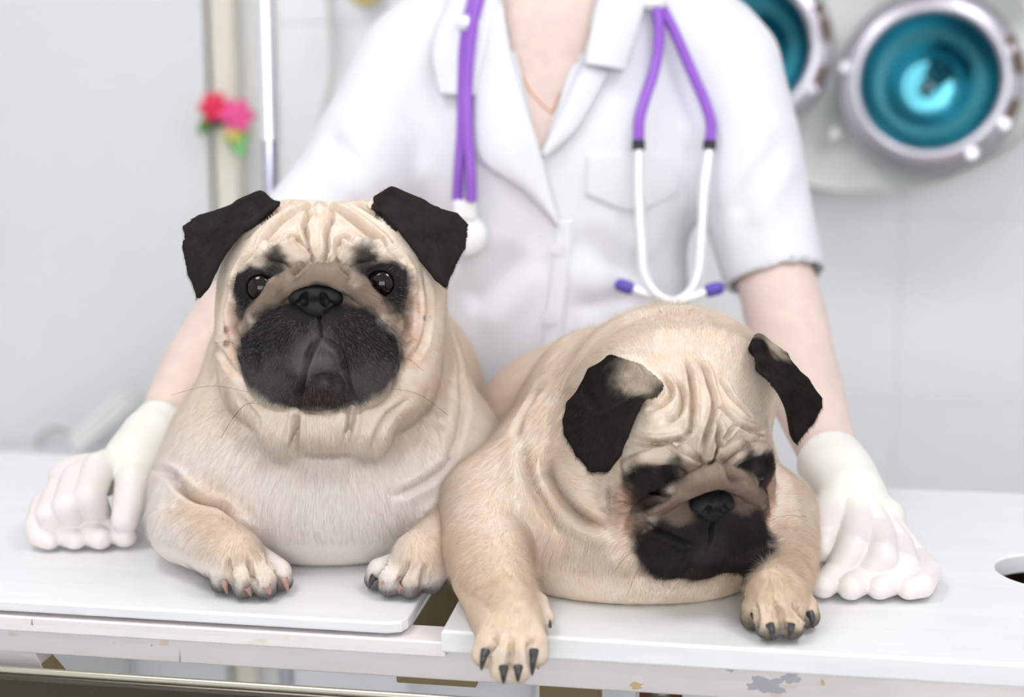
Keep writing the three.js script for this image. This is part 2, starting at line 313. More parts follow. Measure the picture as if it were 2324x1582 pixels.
{ // operating lamp with blue-green reflectors
  const S = 2.2 / 3090, c0 = [0.586, 1.4932, -2.2761];
  const head = thing('operating_lamp', 'large grey operating lamp head with blue-green mirrored reflectors', 'lamp', c0);
  head.rotation.set(-0.1, -0.28, 0);
  const shell = std(0xf0f2ec, 0.45), ringM = std(0xc6c2cc, 0.3, { metalness: 0.85 }), teal = std(0x62b4c4, 0.32, { metalness: 1 }), brown = std(0x6b5338, 0.5);
  const R = 535 * S;
  const spots = [[125, -285], [-288, -198], [-185, 255], [265, 150]];
  part('housing', new THREE.LatheGeometry([[0, -0.125], [R * 0.55, -0.115], [R * 0.93, -0.06], [R * 0.995, -0.02], [R, -0.005], [R * 0.985, 0.004]].map(([x, y]) => new THREE.Vector2(x, y)), 96).rotateX(Math.PI / 2), shell, head);
  const face = new THREE.Shape(); face.absarc(0, 0, R * 0.985, 0, 6.2832); for (const [x, y] of spots) { const o = new THREE.Path(); o.absarc(x * S, y * S, 152 * S, 0, 6.2832, true); face.holes.push(o); }
  part('front_plate', new THREE.ExtrudeGeometry(face, { depth: 0.004, bevelEnabled: false, curveSegments: 64 }).translate(0, 0, 0.004), shell, head);
  const refl = (x, y) => {
    const r = 150 * S, g = new THREE.Group(); g.name = 'reflector_unit'; g.position.set(x, y, 0.008); head.add(g);
    const prof = []; for (let i = 0; i <= 60; i++) { const u = i / 60; prof.push(new THREE.Vector2(0.008 + (r - 0.008) * u, -0.075 + 0.08 * u * u + 0.004 * Math.sin(u * 13))); }
    part('reflector', new THREE.LatheGeometry(prof, 72).rotateX(Math.PI / 2).translate(0, 0, 0.02), teal, g, 'blue-green mirrored dish');
    part('ring', new THREE.LatheGeometry([[r * 0.985, 0.022], [r * 1.03, 0.03], [r * 1.1, 0.033], [r * 1.3, 0.024], [r * 1.36, 0.012], [r * 1.36, -0.004], [r * 0.985, -0.004]].map(([a, b]) => new THREE.Vector2(a, b)), 72).rotateX(Math.PI / 2), ringM, g);
    const bulb = part('bulb_holder', new THREE.LatheGeometry([[0, 0.02], [0.012, 0.017], [0.019, 0.005], [0.02, -0.02], [0.028, -0.05]].map(([a, b]) => new THREE.Vector2(a, b)), 32).rotateX(Math.PI / 2), std(0x16505e, 0.25, { metalness: 0.9 }), g); bulb.position.set(0.016, 0.022, 0.0); bulb.scale.setScalar(0.8);
    for (const a of [-0.55, -1.05, 0.35, 2.95, 1.3]) { const k = part('screw', new THREE.CylinderGeometry(0.0085, 0.0095, 0.01, 18).rotateX(Math.PI / 2), ringM, g); k.position.set(Math.cos(a) * r * 1.24, Math.sin(a) * r * 1.24, 0.03); }
    for (const [a0, a1] of [[0.05, 0.5], [-0.5, -0.25]]) { const pts = []; for (let i = 0; i <= 10; i++) { const a = a0 + (a1 - a0) * i / 10; pts.push([Math.cos(a) * r * 1.25, Math.sin(a) * r * 1.25, 0.031]); } part('gasket', tube(pts, 0.006, 16, 8), brown, g); }
  };
  for (const [x, y] of spots) refl(x * S, y * S);
  for (const [x, y] of [[-80, -395], [-430, 20], [330, -120]]) { const k = part('screw', new THREE.CylinderGeometry(0.009, 0.011, 0.008, 18).rotateX(Math.PI / 2), std(0xd6d7d4, 0.35), head); k.position.set(x * S, y * S, 0.011); }
  part('arm', tube([[0, 0, -0.1], [0, 0.05, -0.16], [0.05, 0.4, -0.2], [0.1, 0.75, -0.16], [0.1, 1.3, -0.14]], 0.022, 40, 14), std(0xe4e5e3, 0.4), head);
}
{ // low white bench behind the table on the left
  const y = 0.665, a = [-1.2551, 0.665, -2.3855], b = [-0.6839, 0.665, -2.3855], zf = -1.9, zb = ROOM.z0 + 0.06, w = b[0] - a[0];
  const t = thing('side_bench', 'low white side bench behind the left end of the table', 'bench', [(a[0] + b[0]) / 2, 0, (zf + zb) / 2]);
  part('worktop', box(w, 0.03, zf - zb, 0.004), M.white, t).position.y = y - 0.015;
  part('body', box(w - 0.03, y - 0.13, zf - zb - 0.03, 0.004), M.doorWhite, t).position.y = (y - 0.03 + 0.1) / 2;
  for (const s of [-1, 1]) for (const q of [-1, 1]) part('leg', new THREE.CylinderGeometry(0.018, 0.015, 0.1, 16), M.chrome, t).position.set(s * (w / 2 - 0.06), 0.05, q * ((zf - zb) / 2 - 0.06));
  { const p = [-0.693, 0.69, -2.2717], g = []; for (let i = 0; i < 3; i++) g.push(new RoundedBoxGeometry(0.13 - i * 0.006, 0.012, 0.07, 3, 0.005).translate(i * 0.002, i * 0.0115, 0)); const tw = single('folded_towel', mergeGeometries(g), std(0xf3f4f1, 0.9), 'white folded towel propped on the low side bench', 'towel', [p[0], 0.72, p[2]]); tw.rotation.z = 0.7; }
  const h = [-0.7919, 0.665, -2.3274];
  single('wire_handle', tube([[-0.04, 0.004, 0], [-0.036, 0.022, 0], [-0.015, 0.034, 0], [0.015, 0.03, 0.01], [0.032, 0.016, 0.02], [0.036, 0.004, 0.03]], 0.004, 30, 10), std(0xb9bcb4, 0.5), 'small grey wire loop lying on the low side bench', 'wire', h);
}

// ---------------------------------------------------------------- table
const TT = 0.9, YAW = 8.8 * Math.PI / 180;   // table top height; the table stands turned
const tableAt = [-0.0558, 0, -0.899];         // on the front edge, at the joint of the two boards
const grainTex = (() => texture(1024, (u, v) => { const g = fbm(u * 6, v * 60, 2) * 0.03 + noise(u * 20, v * 250, 7) * 0.012; const n = 0.95 + g; return [n, n * 0.998, n * 0.99]; }))();
const grainBump = texture(1024, (u, v) => { const g = 0.5 + 0.3 * (noise(u * 14, v * 260, 4) - 0.5) + 0.5 * (fbm(u * 5, v * 70, 8) - 0.5); return [g, g, g]; }, false);
grainTex.repeat.set(1.6, 1.6); grainBump.repeat.set(1.6, 1.6);
M.board = phys(0xf1f2f5, 0.42, { map: grainTex, bumpMap: grainBump, bumpScale: 0.00012, clearcoat: 0.15, clearcoatRoughness: 0.35 });
// worn paint with chips, for the front rail and the board edges
const wornTex = texture(2048, (u, v) => {
  const n = 0.94 + 0.04 * fbm(u * 30, v * 8, 5) + 0.02 * noise(u * 60, v * 60, 2);
  let c = [n, n * 0.975, n * 0.965];
  const s = 0.6 * sstep(0.80, 0.86, fbm(u * 42, v * 9, 21)); c = [lerp(c[0], 0.88, s), lerp(c[1], 0.80, s), lerp(c[2], 0.66, s * 0.8)];
  const d = sstep(0.975, 0.985, noise(u * 170, v * 40, 33)); c = c.map((q) => lerp(q, 0.42, d * 0.75));
  return c;
}, true, 512);
wornTex.repeat.set(0.8, 2.2);
M.worn = phys(0xf4f2f3, 0.45, { map: wornTex });
M.rawWood = std(0xb3a079, 0.85, { map: grainTex });
M.darkSteel = std(0x5d574e, 0.27, { metalness: 0.95 });
function planarUV(g, sx = 1, sz = 1) { const p = g.attributes.position, n = g.attributes.normal, uv = new Float32Array(p.count * 2); for (let i = 0; i < p.count; i++) { uv[2 * i] = p.getX(i) * sx; uv[2 * i + 1] = Math.abs(n.getY(i)) > 0.7 ? p.getZ(i) * sz : p.getY(i) * sz; } g.setAttribute('uv', new THREE.BufferAttribute(uv, 2)); return g; }
const table = thing('examination_table', 'white painted wooden examination table the two pugs lie on', 'table', tableAt);
table.rotation.y = -YAW;
{
  // local frame: x along the front edge, z towards the camera, front edge at z = 0
  const depth = 0.405, board = (outline, holes, th, name, label, mat = M.board, r = 0.002) => {
    const s = new THREE.Shape(outline.map(([x, z]) => new THREE.Vector2(x, -z)));
    for (const h of holes) s.holes.push(h);
    const g = new THREE.ExtrudeGeometry(s, { depth: th - 2 * r, bevelEnabled: true, bevelThickness: r, bevelSize: r, bevelSegments: 3, curveSegments: 48 });
    g.rotateX(-Math.PI / 2).translate(0, TT - th + r, 0);
    return part(name, planarUV(g), mat, table, label);
  };
  const b = 0.0025;
  const lf = [[-0.62, -b], [-0.033, -b], [-0.024, -0.006], [-0.0215, -0.012], [-0.0215, -depth], [-0.62, -depth]];
  board(lf, [], 0.0088, 'top_board', 'left white board with a rounded, lifted corner');
  const hole = new THREE.Path(); hole.absellipse(0.4585, 0.184, 0.05, 0.045, 0, Math.PI * 2, true);
  board([[0.0105, 0.006], [0.75, 0.006], [0.75, -depth], [0.0105, -depth]], [hole], 0.0165, 'top_board', 'right white board with an oval hole');
  const bx = (name, w, h, d, x, y, z, m = M.worn, r = 0.0015, label) => { const g = planarUV(box(w, h, d, r)); const o = part(name, g, m, table, label); o.position.set(x, y, z); return o; };
  bx('front_lip', 0.63, 0.0115, 0.03, -0.305, TT - 0.0088 - 0.00575 - 0.0026, -0.0135);
  bx('front_rail', 1.37, 0.026, 0.02, 0.065, TT - 0.0212 - 0.013, -0.026);
  bx('back_rail', 1.37, 0.026, 0.02, 0.065, TT - 0.0212 - 0.013, -depth + 0.03);
  bx('cross_rail', 0.03, 0.03, depth - 0.08, -0.58, TT - 0.036, -depth / 2, M.rawWood); bx('cross_rail', 0.06, 0.025, depth - 0.08, -0.006, TT - 0.05, -depth / 2, M.rawWood); bx('cross_rail', 0.03, 0.03, depth - 0.08, 0.71, TT - 0.036, -depth / 2, M.rawWood);
  for (const [x, z] of [[-0.56, -0.05], [0.155, -0.05], [0.7, -0.05], [-0.56, -depth + 0.06], [0.155, -depth + 0.06], [0.7, -depth + 0.06]]) bx('leg', 0.03, TT - 0.055, 0.03, x, (TT - 0.055) / 2, z);
  bx('under_shelf', 0.4, 0.012, depth - 0.08, 0.52, TT - 0.057, -depth / 2 - 0.01, std(0x6f5a3e, 0.85, { map: grainTex }), 0.001, 'dark wooden shelf under the right board');
  // slanting brace at the left end with a bare sawn end
  const br = bx('brace', 0.07, 0.1, 0.018, -0.325, TT - 0.088, -0.026, M.worn); br.rotation.z = 0.5;
  const be = bx('brace_end', 0.012, 0.08, 0.019, -0.285, TT - 0.086, -0.027, M.rawWood, 0.001, 'bare sawn wood end'); be.rotation.z = 0.7;
  bx('under_block', 0.045, 0.05, 0.03, 0.088, TT - 0.073, -0.09, M.rawWood);
  const bolt = part('bolt', new THREE.SphereGeometry(0.008, 20, 12), std(0x8a8478, 0.4, { metalness: 0.8 }), table); bolt.scale.z = 0.5; bolt.position.set(0.158, TT - 0.058, -0.034);
  const pl = part('rust_plate', box(0.03, 0.03, 0.003, 0.001), std(0x6e3b2c, 0.8), table, 'rusty plate under the bolt'); pl.position.set(0.158, TT - 0.06, -0.0345);
  // steel tray rail in front, lower down
  const steel = part('steel_rail', box(1.0, 0.05, 0.014, 0.004), M.darkSteel, table, 'scratched dark steel rail'); steel.position.set(-0.17, TT - 0.0722, 0.016); steel.rotation.z = 0.0;
  const lip = part('steel_lip', tube([[-0.67, 0, 0], [0.33, 0, 0]], 0.003, 2, 12), std(0xc9c4b4, 0.25, { metalness: 0.9 }), table); lip.position.set(0, TT - 0.0462, 0.017);
  for (const x of [-0.56, 0.3]) bx('rail_bracket', 0.02, 0.03, 0.05, x, TT - 0.078, -0.012, M.darkSteel);
  // a paint flake that has come off the rail: bare grey-blue patch with a ragged outline
  const flake = (px, py, R, n, m, sq) => { const s = new THREE.Shape(); for (let i = 0; i < n; i++) { const a = i / n * 6.2832, q = R * (0.35 + 1.1 * noise(Math.cos(a) * 2.4 + px * 900, Math.sin(a) * 2.4 + 7, 3) + 0.22 * rnd()); s[i ? 'lineTo' : 'moveTo'](px + Math.cos(a) * q * sq, py + Math.sin(a) * q); } const o = part('paint_chip', new THREE.ExtrudeGeometry(s, { depth: 0.0004, bevelEnabled: false }), m, table, 'patch where the paint has flaked off'); o.position.z = -0.0161; return o; };
  const bare = std(0xbfc3ce, 0.8, { map: wornTex }), ochre = std(0xd8bf98, 0.8);
  flake(0.232, TT - 0.036, 0.0052, 60, bare, 2.4); flake(0.247, TT - 0.029, 0.0045, 40, bare, 1.2);
  flake(0.206, TT - 0.026, 0.0018, 12, bare, 1.3); flake(0.142, TT - 0.042, 0.0028, 14, ochre, 1.3); flake(0.268, TT - 0.031, 0.002, 12, ochre, 0.8);
}

const FINE = 0.00125, HAIRS = 290000;
const CURVES1 = [ // folds in the skin: width, depth, shoulder, course in metres
  [0.00227, 0.01087, 0.4, [[-0.1531, 1.1839, -1.0425], [-0.1513, 1.1813, -1.0309], [-0.1555, 1.1789, -1.0237], [-0.1608, 1.1771, -1.0196], [-0.1651, 1.1742, -1.0149], [-0.1703, 1.1704, -1.0105], [-0.1747, 1.1662, -1.0069], [-0.1785, 1.1619, -1.0041], [-0.1820, 1.1575, -1.0021], [-0.1863, 1.1537, -0.9915], [-0.1944, 1.1485, -0.9946]]],
  [0.00227, 0.00854, 0.4, [[-0.1714, 1.1843, -1.0429], [-0.1720, 1.1807, -1.0280], [-0.1751, 1.1779, -1.0206], [-0.1800, 1.1740, -1.0175], [-0.1851, 1.1700, -1.0150], [-0.1912, 1.1652, -1.0133], [-0.1977, 1.1610, -1.0141]]],
  [0.00162, 0.00854, 0.35, [[-0.1513, 1.1810, -1.0297], [-0.1533, 1.1785, -1.0230], [-0.1510, 1.1749, -1.0164], [-0.1529, 1.1712, -1.0108], [-0.1537, 1.1682, -1.0071], [-0.1517, 1.1641, -1.0027], [-0.1506, 1.1591, -0.9983], [-0.1498, 1.1546, -0.9947], [-0.1484, 1.1498, -0.9900], [-0.1460, 1.1460, -0.9867], [-0.1392, 1.1457, -0.9645], [-0.1375, 1.1458, -0.9667]]],
  [0.00194, 0.00699, 0.4, [[-0.1761, 1.1564, -0.9850], [-0.1696, 1.1588, -0.9849], [-0.1647, 1.1604, -0.9851], [-0.1626, 1.1596, -0.9995], [-0.1588, 1.1589, -0.9986], [-0.1549, 1.1564, -0.9965], [-0.1517, 1.1534, -0.9939], [-0.1487, 1.1497, -0.9865]]],
  [0.00162, 0.00777, 0.35, [[-0.1477, 1.1465, -0.9823], [-0.1469, 1.1448, -0.9656], [-0.1504, 1.1424, -0.9621], [-0.1534, 1.1398, -0.9607], [-0.1575, 1.1373, -0.9612]]],
  [0.00259, 0.01087, 0.4, [[-0.1410, 1.1834, -1.0492], [-0.1391, 1.1815, -1.0343], [-0.1353, 1.1795, -1.0274], [-0.1292, 1.1778, -1.0223], [-0.1236, 1.1753, -1.0169], [-0.1181, 1.1719, -1.0117], [-0.1119, 1.1682, -1.0074], [-0.1067, 1.1643, -1.0042], [-0.1024, 1.1608, -1.0021], [-0.0974, 1.1565, -1.0004], [-0.0915, 1.1535, -0.9935], [-0.0856, 1.1497, -0.9947], [-0.0808, 1.1450, -0.9962], [-0.0776, 1.1401, -0.9961]]],
  [0.00194, 0.00777, 0.4, [[-0.1214, 1.1827, -1.0350], [-0.1157, 1.1814, -1.0294], [-0.1093, 1.1789, -1.0233], [-0.1039, 1.1763, -1.0192], [-0.0974, 1.1733, -1.0160]]],
  [0.00162, 0.00854, 0.35, [[-0.1388, 1.1808, -1.0318], [-0.1354, 1.1781, -1.0237], [-0.1341, 1.1741, -1.0158], [-0.1336, 1.1704, -1.0100], [-0.1360, 1.1667, -1.0055], [-0.1365, 1.1622, -1.0006], [-0.1358, 1.1577, -0.9966], [-0.1351, 1.1539, -0.9935], [-0.1352, 1.1497, -0.9904], [-0.1369, 1.1463, -0.9877], [-0.1374, 1.1456, -0.9650]]],
  [0.00194, 0.00699, 0.4, [[-0.1282, 1.1496, -0.9802], [-0.1290, 1.1527, -0.9930], [-0.1268, 1.1565, -0.9962], [-0.1254, 1.1595, -0.9986], [-0.1218, 1.1599, -0.9991], [-0.1150, 1.1594, -0.9824], [-0.1087, 1.1577, -0.9835], [-0.1028, 1.1556, -0.9844], [-0.0970, 1.1541, -0.9869], [-0.0914, 1.1532, -0.9926]]],
  [0.00162, 0.00777, 0.35, [[-0.1282, 1.1496, -0.9802], [-0.1268, 1.1446, -0.9777], [-0.1218, 1.1423, -0.9659], [-0.1181, 1.1393, -0.9642], [-0.1142, 1.1369, -0.9644]]],
  [0.00259, 0.01010, 0.3, [[-0.2035, 1.1171, -0.9889], [-0.2050, 1.1078, -0.9903], [-0.2029, 1.0974, -0.9869], [-0.1988, 1.0879, -0.9785], [-0.1943, 1.0811, -0.9655], [-0.1921, 1.0732, -0.9597]]],
  [0.00259, 0.00466, 0.2, [[-0.2435, 1.0669, -1.0902], [-0.2166, 1.0762, -0.9928], [-0.2079, 1.0668, -0.9843], [-0.1972, 1.0578, -0.9784]]],
  [0.00227, 0.00621, 0.3, [[-0.1874, 1.1520, -0.9905], [-0.1954, 1.1462, -0.9942], [-0.2025, 1.1387, -0.9969], [-0.2046, 1.1302, -0.9926], [-0.2056, 1.1186, -0.9908]]],
  [0.00291, 0.01010, 0.3, [[-0.0757, 1.1192, -0.9884], [-0.0768, 1.1089, -0.9882], [-0.0778, 1.0978, -0.9863], [-0.0790, 1.0865, -0.9795], [-0.0777, 1.0799, -0.9820]]],
  [0.00227, 0.00621, 0.3, [[-0.0771, 1.1416, -0.9981], [-0.0748, 1.1310, -0.9922], [-0.0752, 1.1191, -0.9888]]],
  [0.00259, 0.00544, 0.2, [[-0.0665, 1.1344, -1.0070], [-0.0624, 1.1200, -1.0051], [-0.0612, 1.1072, -0.9997], [-0.0620, 1.0966, -0.9939], [-0.0648, 1.0850, -0.9882], [-0.0698, 1.0773, -0.9849], [-0.0749, 1.0703, -0.9834]]],
  [0.00259, 0.00621, 0.2, [[-0.0773, 1.0421, -0.9831], [-0.0906, 1.0311, -0.9806], [-0.0954, 1.0248, -0.9759], [-0.0993, 1.0162, -0.9723], [-0.1026, 1.0087, -0.9729]]],
  [0.00194, 0.00544, 0.3, [[-0.1023, 1.1079, -0.9675], [-0.0963, 1.1029, -0.9669], [-0.0903, 1.0950, -0.9655], [-0.0868, 1.0852, -0.9635], [-0.0853, 1.0772, -0.9629]]],
  [0.00113, 0.00621, 0.2, [[-0.1378, 1.1118, -0.9636], [-0.1367, 1.1035, -0.9559], [-0.1355, 1.0961, -0.9526], [-0.1354, 1.0926, -0.9520]]],
  [0.00194, 0.00699, 0.25, [[-0.1354, 1.0926, -0.9520], [-0.1405, 1.0882, -0.9523], [-0.1434, 1.0832, -0.9520], [-0.1461, 1.0750, -0.9496], [-0.1484, 1.0650, -0.9490], [-0.1514, 1.0555, -0.9525], [-0.1539, 1.0493, -0.9540]]],
  [0.00194, 0.00699, 0.25, [[-0.1354, 1.0926, -0.9520], [-0.1281, 1.0893, -0.9501], [-0.1217, 1.0844, -0.9495], [-0.1191, 1.0750, -0.9495], [-0.1171, 1.0649, -0.9491], [-0.1153, 1.0552, -0.9507], [-0.1138, 1.0471, -0.9543]]],
  [0.00388, 0.00932, 0.1, [[-0.1450, 1.0592, -0.9488], [-0.1382, 1.0653, -0.9472], [-0.1306, 1.0664, -0.9489], [-0.1232, 1.0615, -0.9519], [-0.1198, 1.0556, -0.9520]]],
  [0.00227, 0.01010, 0.3, [[-0.1565, 1.0397, -0.9643], [-0.1576, 1.0273, -0.9694], [-0.1589, 1.0172, -0.9708], [-0.1618, 1.0081, -0.9738]]],
  [0.00227, 0.00854, 0.3, [[-0.1148, 1.0443, -0.9567], [-0.1171, 1.0323, -0.9708], [-0.1190, 1.0234, -0.9699], [-0.1207, 1.0164, -0.9709]]],
  [0.00194, 0.00544, 0.25, [[-0.1849, 1.0902, -0.9579], [-0.1806, 1.0845, -0.9528], [-0.1812, 1.0748, -0.9509], [-0.1793, 1.0633, -0.9501]]],
  [0.00194, 0.00544, 0.25, [[-0.0944, 1.0986, -0.9639], [-0.0875, 1.0890, -0.9649], [-0.0860, 1.0806, -0.9627], [-0.0885, 1.0735, -0.9576]]],
  [0.00259, 0.00621, 0.2, [[-0.2005, 1.0441, -0.9819], [-0.1934, 1.0343, -0.9816], [-0.1874, 1.0249, -0.9796]]],
  [0.00146, 0.01010, 0.2, [[-0.2065, 0.9311, -0.9494], [-0.2052, 0.9219, -0.9481], [-0.2026, 0.9137, -0.9438]]],
  [0.00146, 0.01010, 0.2, [[-0.1927, 0.9297, -0.9534], [-0.1893, 0.9205, -0.9480], [-0.1853, 0.9126, -0.9429]]],
  [0.00146, 0.01010, 0.2, [[-0.1826, 0.9267, -0.9707], [-0.1757, 0.9227, -0.9536], [-0.1720, 0.9122, -0.9575]]],
  [0.00146, 0.01010, 0.2, [[-0.0906, 0.9249, -0.9718], [-0.0938, 0.9225, -0.9542], [-0.0980, 0.9115, -0.9617]]],
  [0.00146, 0.01010, 0.2, [[-0.0751, 0.9309, -0.9459], [-0.0791, 0.9214, -0.9454], [-0.0833, 0.9128, -0.9463]]],
  [0.00146, 0.01010, 0.2, [[-0.0624, 0.9287, -0.9442], [-0.0645, 0.9206, -0.9437], [-0.0653, 0.9118, -0.9451]]],
  [0.00291, 0.00621, 0.25, [[-0.0911, 0.9644, -1.0001], [-0.0777, 0.9669, -1.0063], [-0.0615, 0.9743, -1.0161], [-0.0492, 0.9836, -1.0247], [-0.0452, 0.9935, -1.0316]]],
  [0.00291, 0.00932, 0.25, [[-0.2903, 0.9671, -1.0641], [-0.2654, 0.9721, -1.0294], [-0.2536, 0.9660, -1.0145], [-0.2372, 0.9594, -1.0026], [-0.2199, 0.9547, -0.9989], [-0.2057, 0.9478, -0.9889]]],
  [0.00324, 0.00466, 0.25, [[-0.0476, 1.0697, -1.0986], [-0.0413, 1.0412, -1.0881], [-0.0414, 1.0059, -1.0428], [-0.0535, 0.9776, -1.0206]]],
];
const CURVES2 = [ // folds in the skin: width, depth, shoulder, course in metres
  [0.00162, 0.00854, 0.4, [[0.1229, 1.0795, -0.9505], [0.1254, 1.0708, -0.9454], [0.1266, 1.0612, -0.9394], [0.1261, 1.0513, -0.9293], [0.1244, 1.0417, -0.9192], [0.1228, 1.0345, -0.9147], [0.1158, 1.0302, -0.9128]]],
  [0.00162, 0.00932, 0.4, [[0.1313, 1.0794, -0.9512], [0.1368, 1.0705, -0.9469], [0.1392, 1.0608, -0.9412], [0.1413, 1.0527, -0.9341], [0.1395, 1.0441, -0.9243], [0.1359, 1.0362, -0.9175], [0.1327, 1.0276, -0.9137], [0.1309, 1.0151, -0.9115]]],
  [0.00162, 0.00699, 0.4, [[0.1059, 1.0673, -0.9448], [0.1114, 1.0610, -0.9401], [0.1115, 1.0550, -0.9346], [0.1046, 1.0489, -0.9295], [0.0965, 1.0464, -0.9303]]],
  [0.00162, 0.00777, 0.4, [[0.1151, 1.0654, -0.9424], [0.1194, 1.0591, -0.9377], [0.1191, 1.0514, -0.9293], [0.1142, 1.0437, -0.9210], [0.1048, 1.0394, -0.9190]]],
  [0.00162, 0.00699, 0.4, [[0.1488, 1.0645, -0.9467], [0.1529, 1.0548, -0.9412], [0.1597, 1.0471, -0.9379], [0.1684, 1.0407, -0.9394]]],
  [0.00162, 0.00854, 0.4, [[0.1420, 1.0488, -0.9300], [0.1489, 1.0444, -0.9283], [0.1558, 1.0376, -0.9265], [0.1673, 1.0317, -0.9315], [0.1788, 1.0267, -0.9420]]],
  [0.00162, 0.00932, 0.35, [[0.1413, 1.0430, -0.9239], [0.1430, 1.0347, -0.9189], [0.1417, 1.0293, -0.9164], [0.1429, 1.0236, -0.9156], [0.1404, 1.0147, -0.9131], [0.1381, 1.0118, -0.9130]]],
  [0.00194, 0.00854, 0.35, [[0.0821, 1.0268, -0.9220], [0.0954, 1.0261, -0.9151], [0.1077, 1.0245, -0.9120], [0.1178, 1.0239, -0.9004], [0.1265, 1.0181, -0.9046], [0.1303, 1.0119, -0.9103], [0.1260, 1.0077, -0.8910]]],
  [0.00129, 0.00466, 0.35, [[0.1558, 1.0376, -0.9265], [0.1491, 1.0309, -0.9196], [0.1441, 1.0281, -0.9168]]],
  [0.00162, 0.00699, 0.4, [[0.0976, 1.0263, -0.9145], [0.1112, 1.0285, -0.9125], [0.1215, 1.0302, -0.9129]]],
  [0.00194, 0.00854, 0.35, [[0.1772, 1.0272, -0.9400], [0.1650, 1.0256, -0.9171], [0.1531, 1.0222, -0.9070], [0.1453, 1.0150, -0.9076], [0.1440, 1.0139, -0.8985], [0.1491, 1.0059, -0.8934], [0.1580, 1.0020, -0.8988]]],
  [0.00162, 0.00854, 0.4, [[0.1288, 1.0135, -0.9043], [0.1393, 1.0117, -0.9131], [0.1453, 1.0133, -0.9073]]],
  [0.00194, 0.00699, 0.3, [[0.0712, 0.9797, -0.9241], [0.0768, 0.9802, -0.9204], [0.0886, 0.9818, -0.9090], [0.1012, 0.9891, -0.8984], [0.1117, 0.9979, -0.8925]]],
  [0.00113, 0.00544, 0.2, [[0.1391, 0.9775, -0.9055], [0.1374, 0.9673, -0.9036], [0.1374, 0.9579, -0.9066], [0.1354, 0.9515, -0.9077]]],
  [0.00194, 0.00621, 0.25, [[0.0889, 0.9701, -0.9101], [0.1042, 0.9659, -0.9006], [0.1156, 0.9605, -0.8988], [0.1253, 0.9558, -0.9021]]],
  [0.00162, 0.01010, 0.2, [[-0.0104, 0.9152, -0.8410], [-0.0122, 0.9098, -0.8369], [-0.0159, 0.9040, -0.8378]]],
  [0.00162, 0.01010, 0.2, [[0.0000, 0.9133, -0.8378], [-0.0009, 0.9041, -0.8320], [-0.0022, 0.8934, -0.8297]]],
  [0.00162, 0.01010, 0.2, [[0.0122, 0.9130, -0.8405], [0.0111, 0.9068, -0.8349], [0.0114, 0.8996, -0.8333]]],
  [0.00146, 0.01010, 0.2, [[0.1648, 0.9233, -0.8814], [0.1653, 0.9177, -0.8731], [0.1649, 0.9096, -0.8683]]],
  [0.00146, 0.01010, 0.2, [[0.1761, 0.9270, -0.8698], [0.1795, 0.9186, -0.8675], [0.1822, 0.9087, -0.8645]]],
  [0.00146, 0.01010, 0.2, [[0.1887, 0.9267, -0.8707], [0.1949, 0.9174, -0.8708], [0.2029, 0.9065, -0.8841]]],
  [0.00388, 0.01165, 0.3, [[0.0276, 1.0044, -0.9732], [0.0287, 0.9930, -0.9635], [0.0338, 0.9819, -0.9540], [0.0440, 0.9701, -0.9425], [0.0556, 0.9629, -0.9349], [0.0683, 0.9582, -0.9283]]],
  [0.00388, 0.00699, 0.3, [[0.0087, 1.0082, -0.9857], [0.0087, 1.0003, -0.9781], [0.0140, 0.9833, -0.9638], [0.0245, 0.9675, -0.9513], [0.0348, 0.9492, -0.9393]]],
  [0.00324, 0.00621, 0.2, [[0.0230, 1.0463, -1.0178], [0.0146, 1.0349, -1.0175], [0.0061, 1.0207, -1.0044], [0.0033, 1.0097, -0.9910]]],
];

// ---------------------------------------------------------------- pugs
const CAMR = rotM(-10 * Math.PI / 180, 0, 0);
const lin = (hex) => { const c = new THREE.Color(hex); return [c.r, c.g, c.b]; };
const mix3 = (a, b, t) => [lerp(a[0], b[0], t), lerp(a[1], b[1], t), lerp(a[2], b[2], t)];
const COAT = { fawn: lin(0xe5d2bc), warm: lin(0xd6bb98), pale: lin(0xece3de), roll: lin(0x7f6c5f), mask: lin(0x272526), grey: lin(0x76716f), ear: lin(0x0d0c0e), pink: lin(0xe0b49c), brown: lin(0x513c30), skinDark: lin(0x2a2628) };
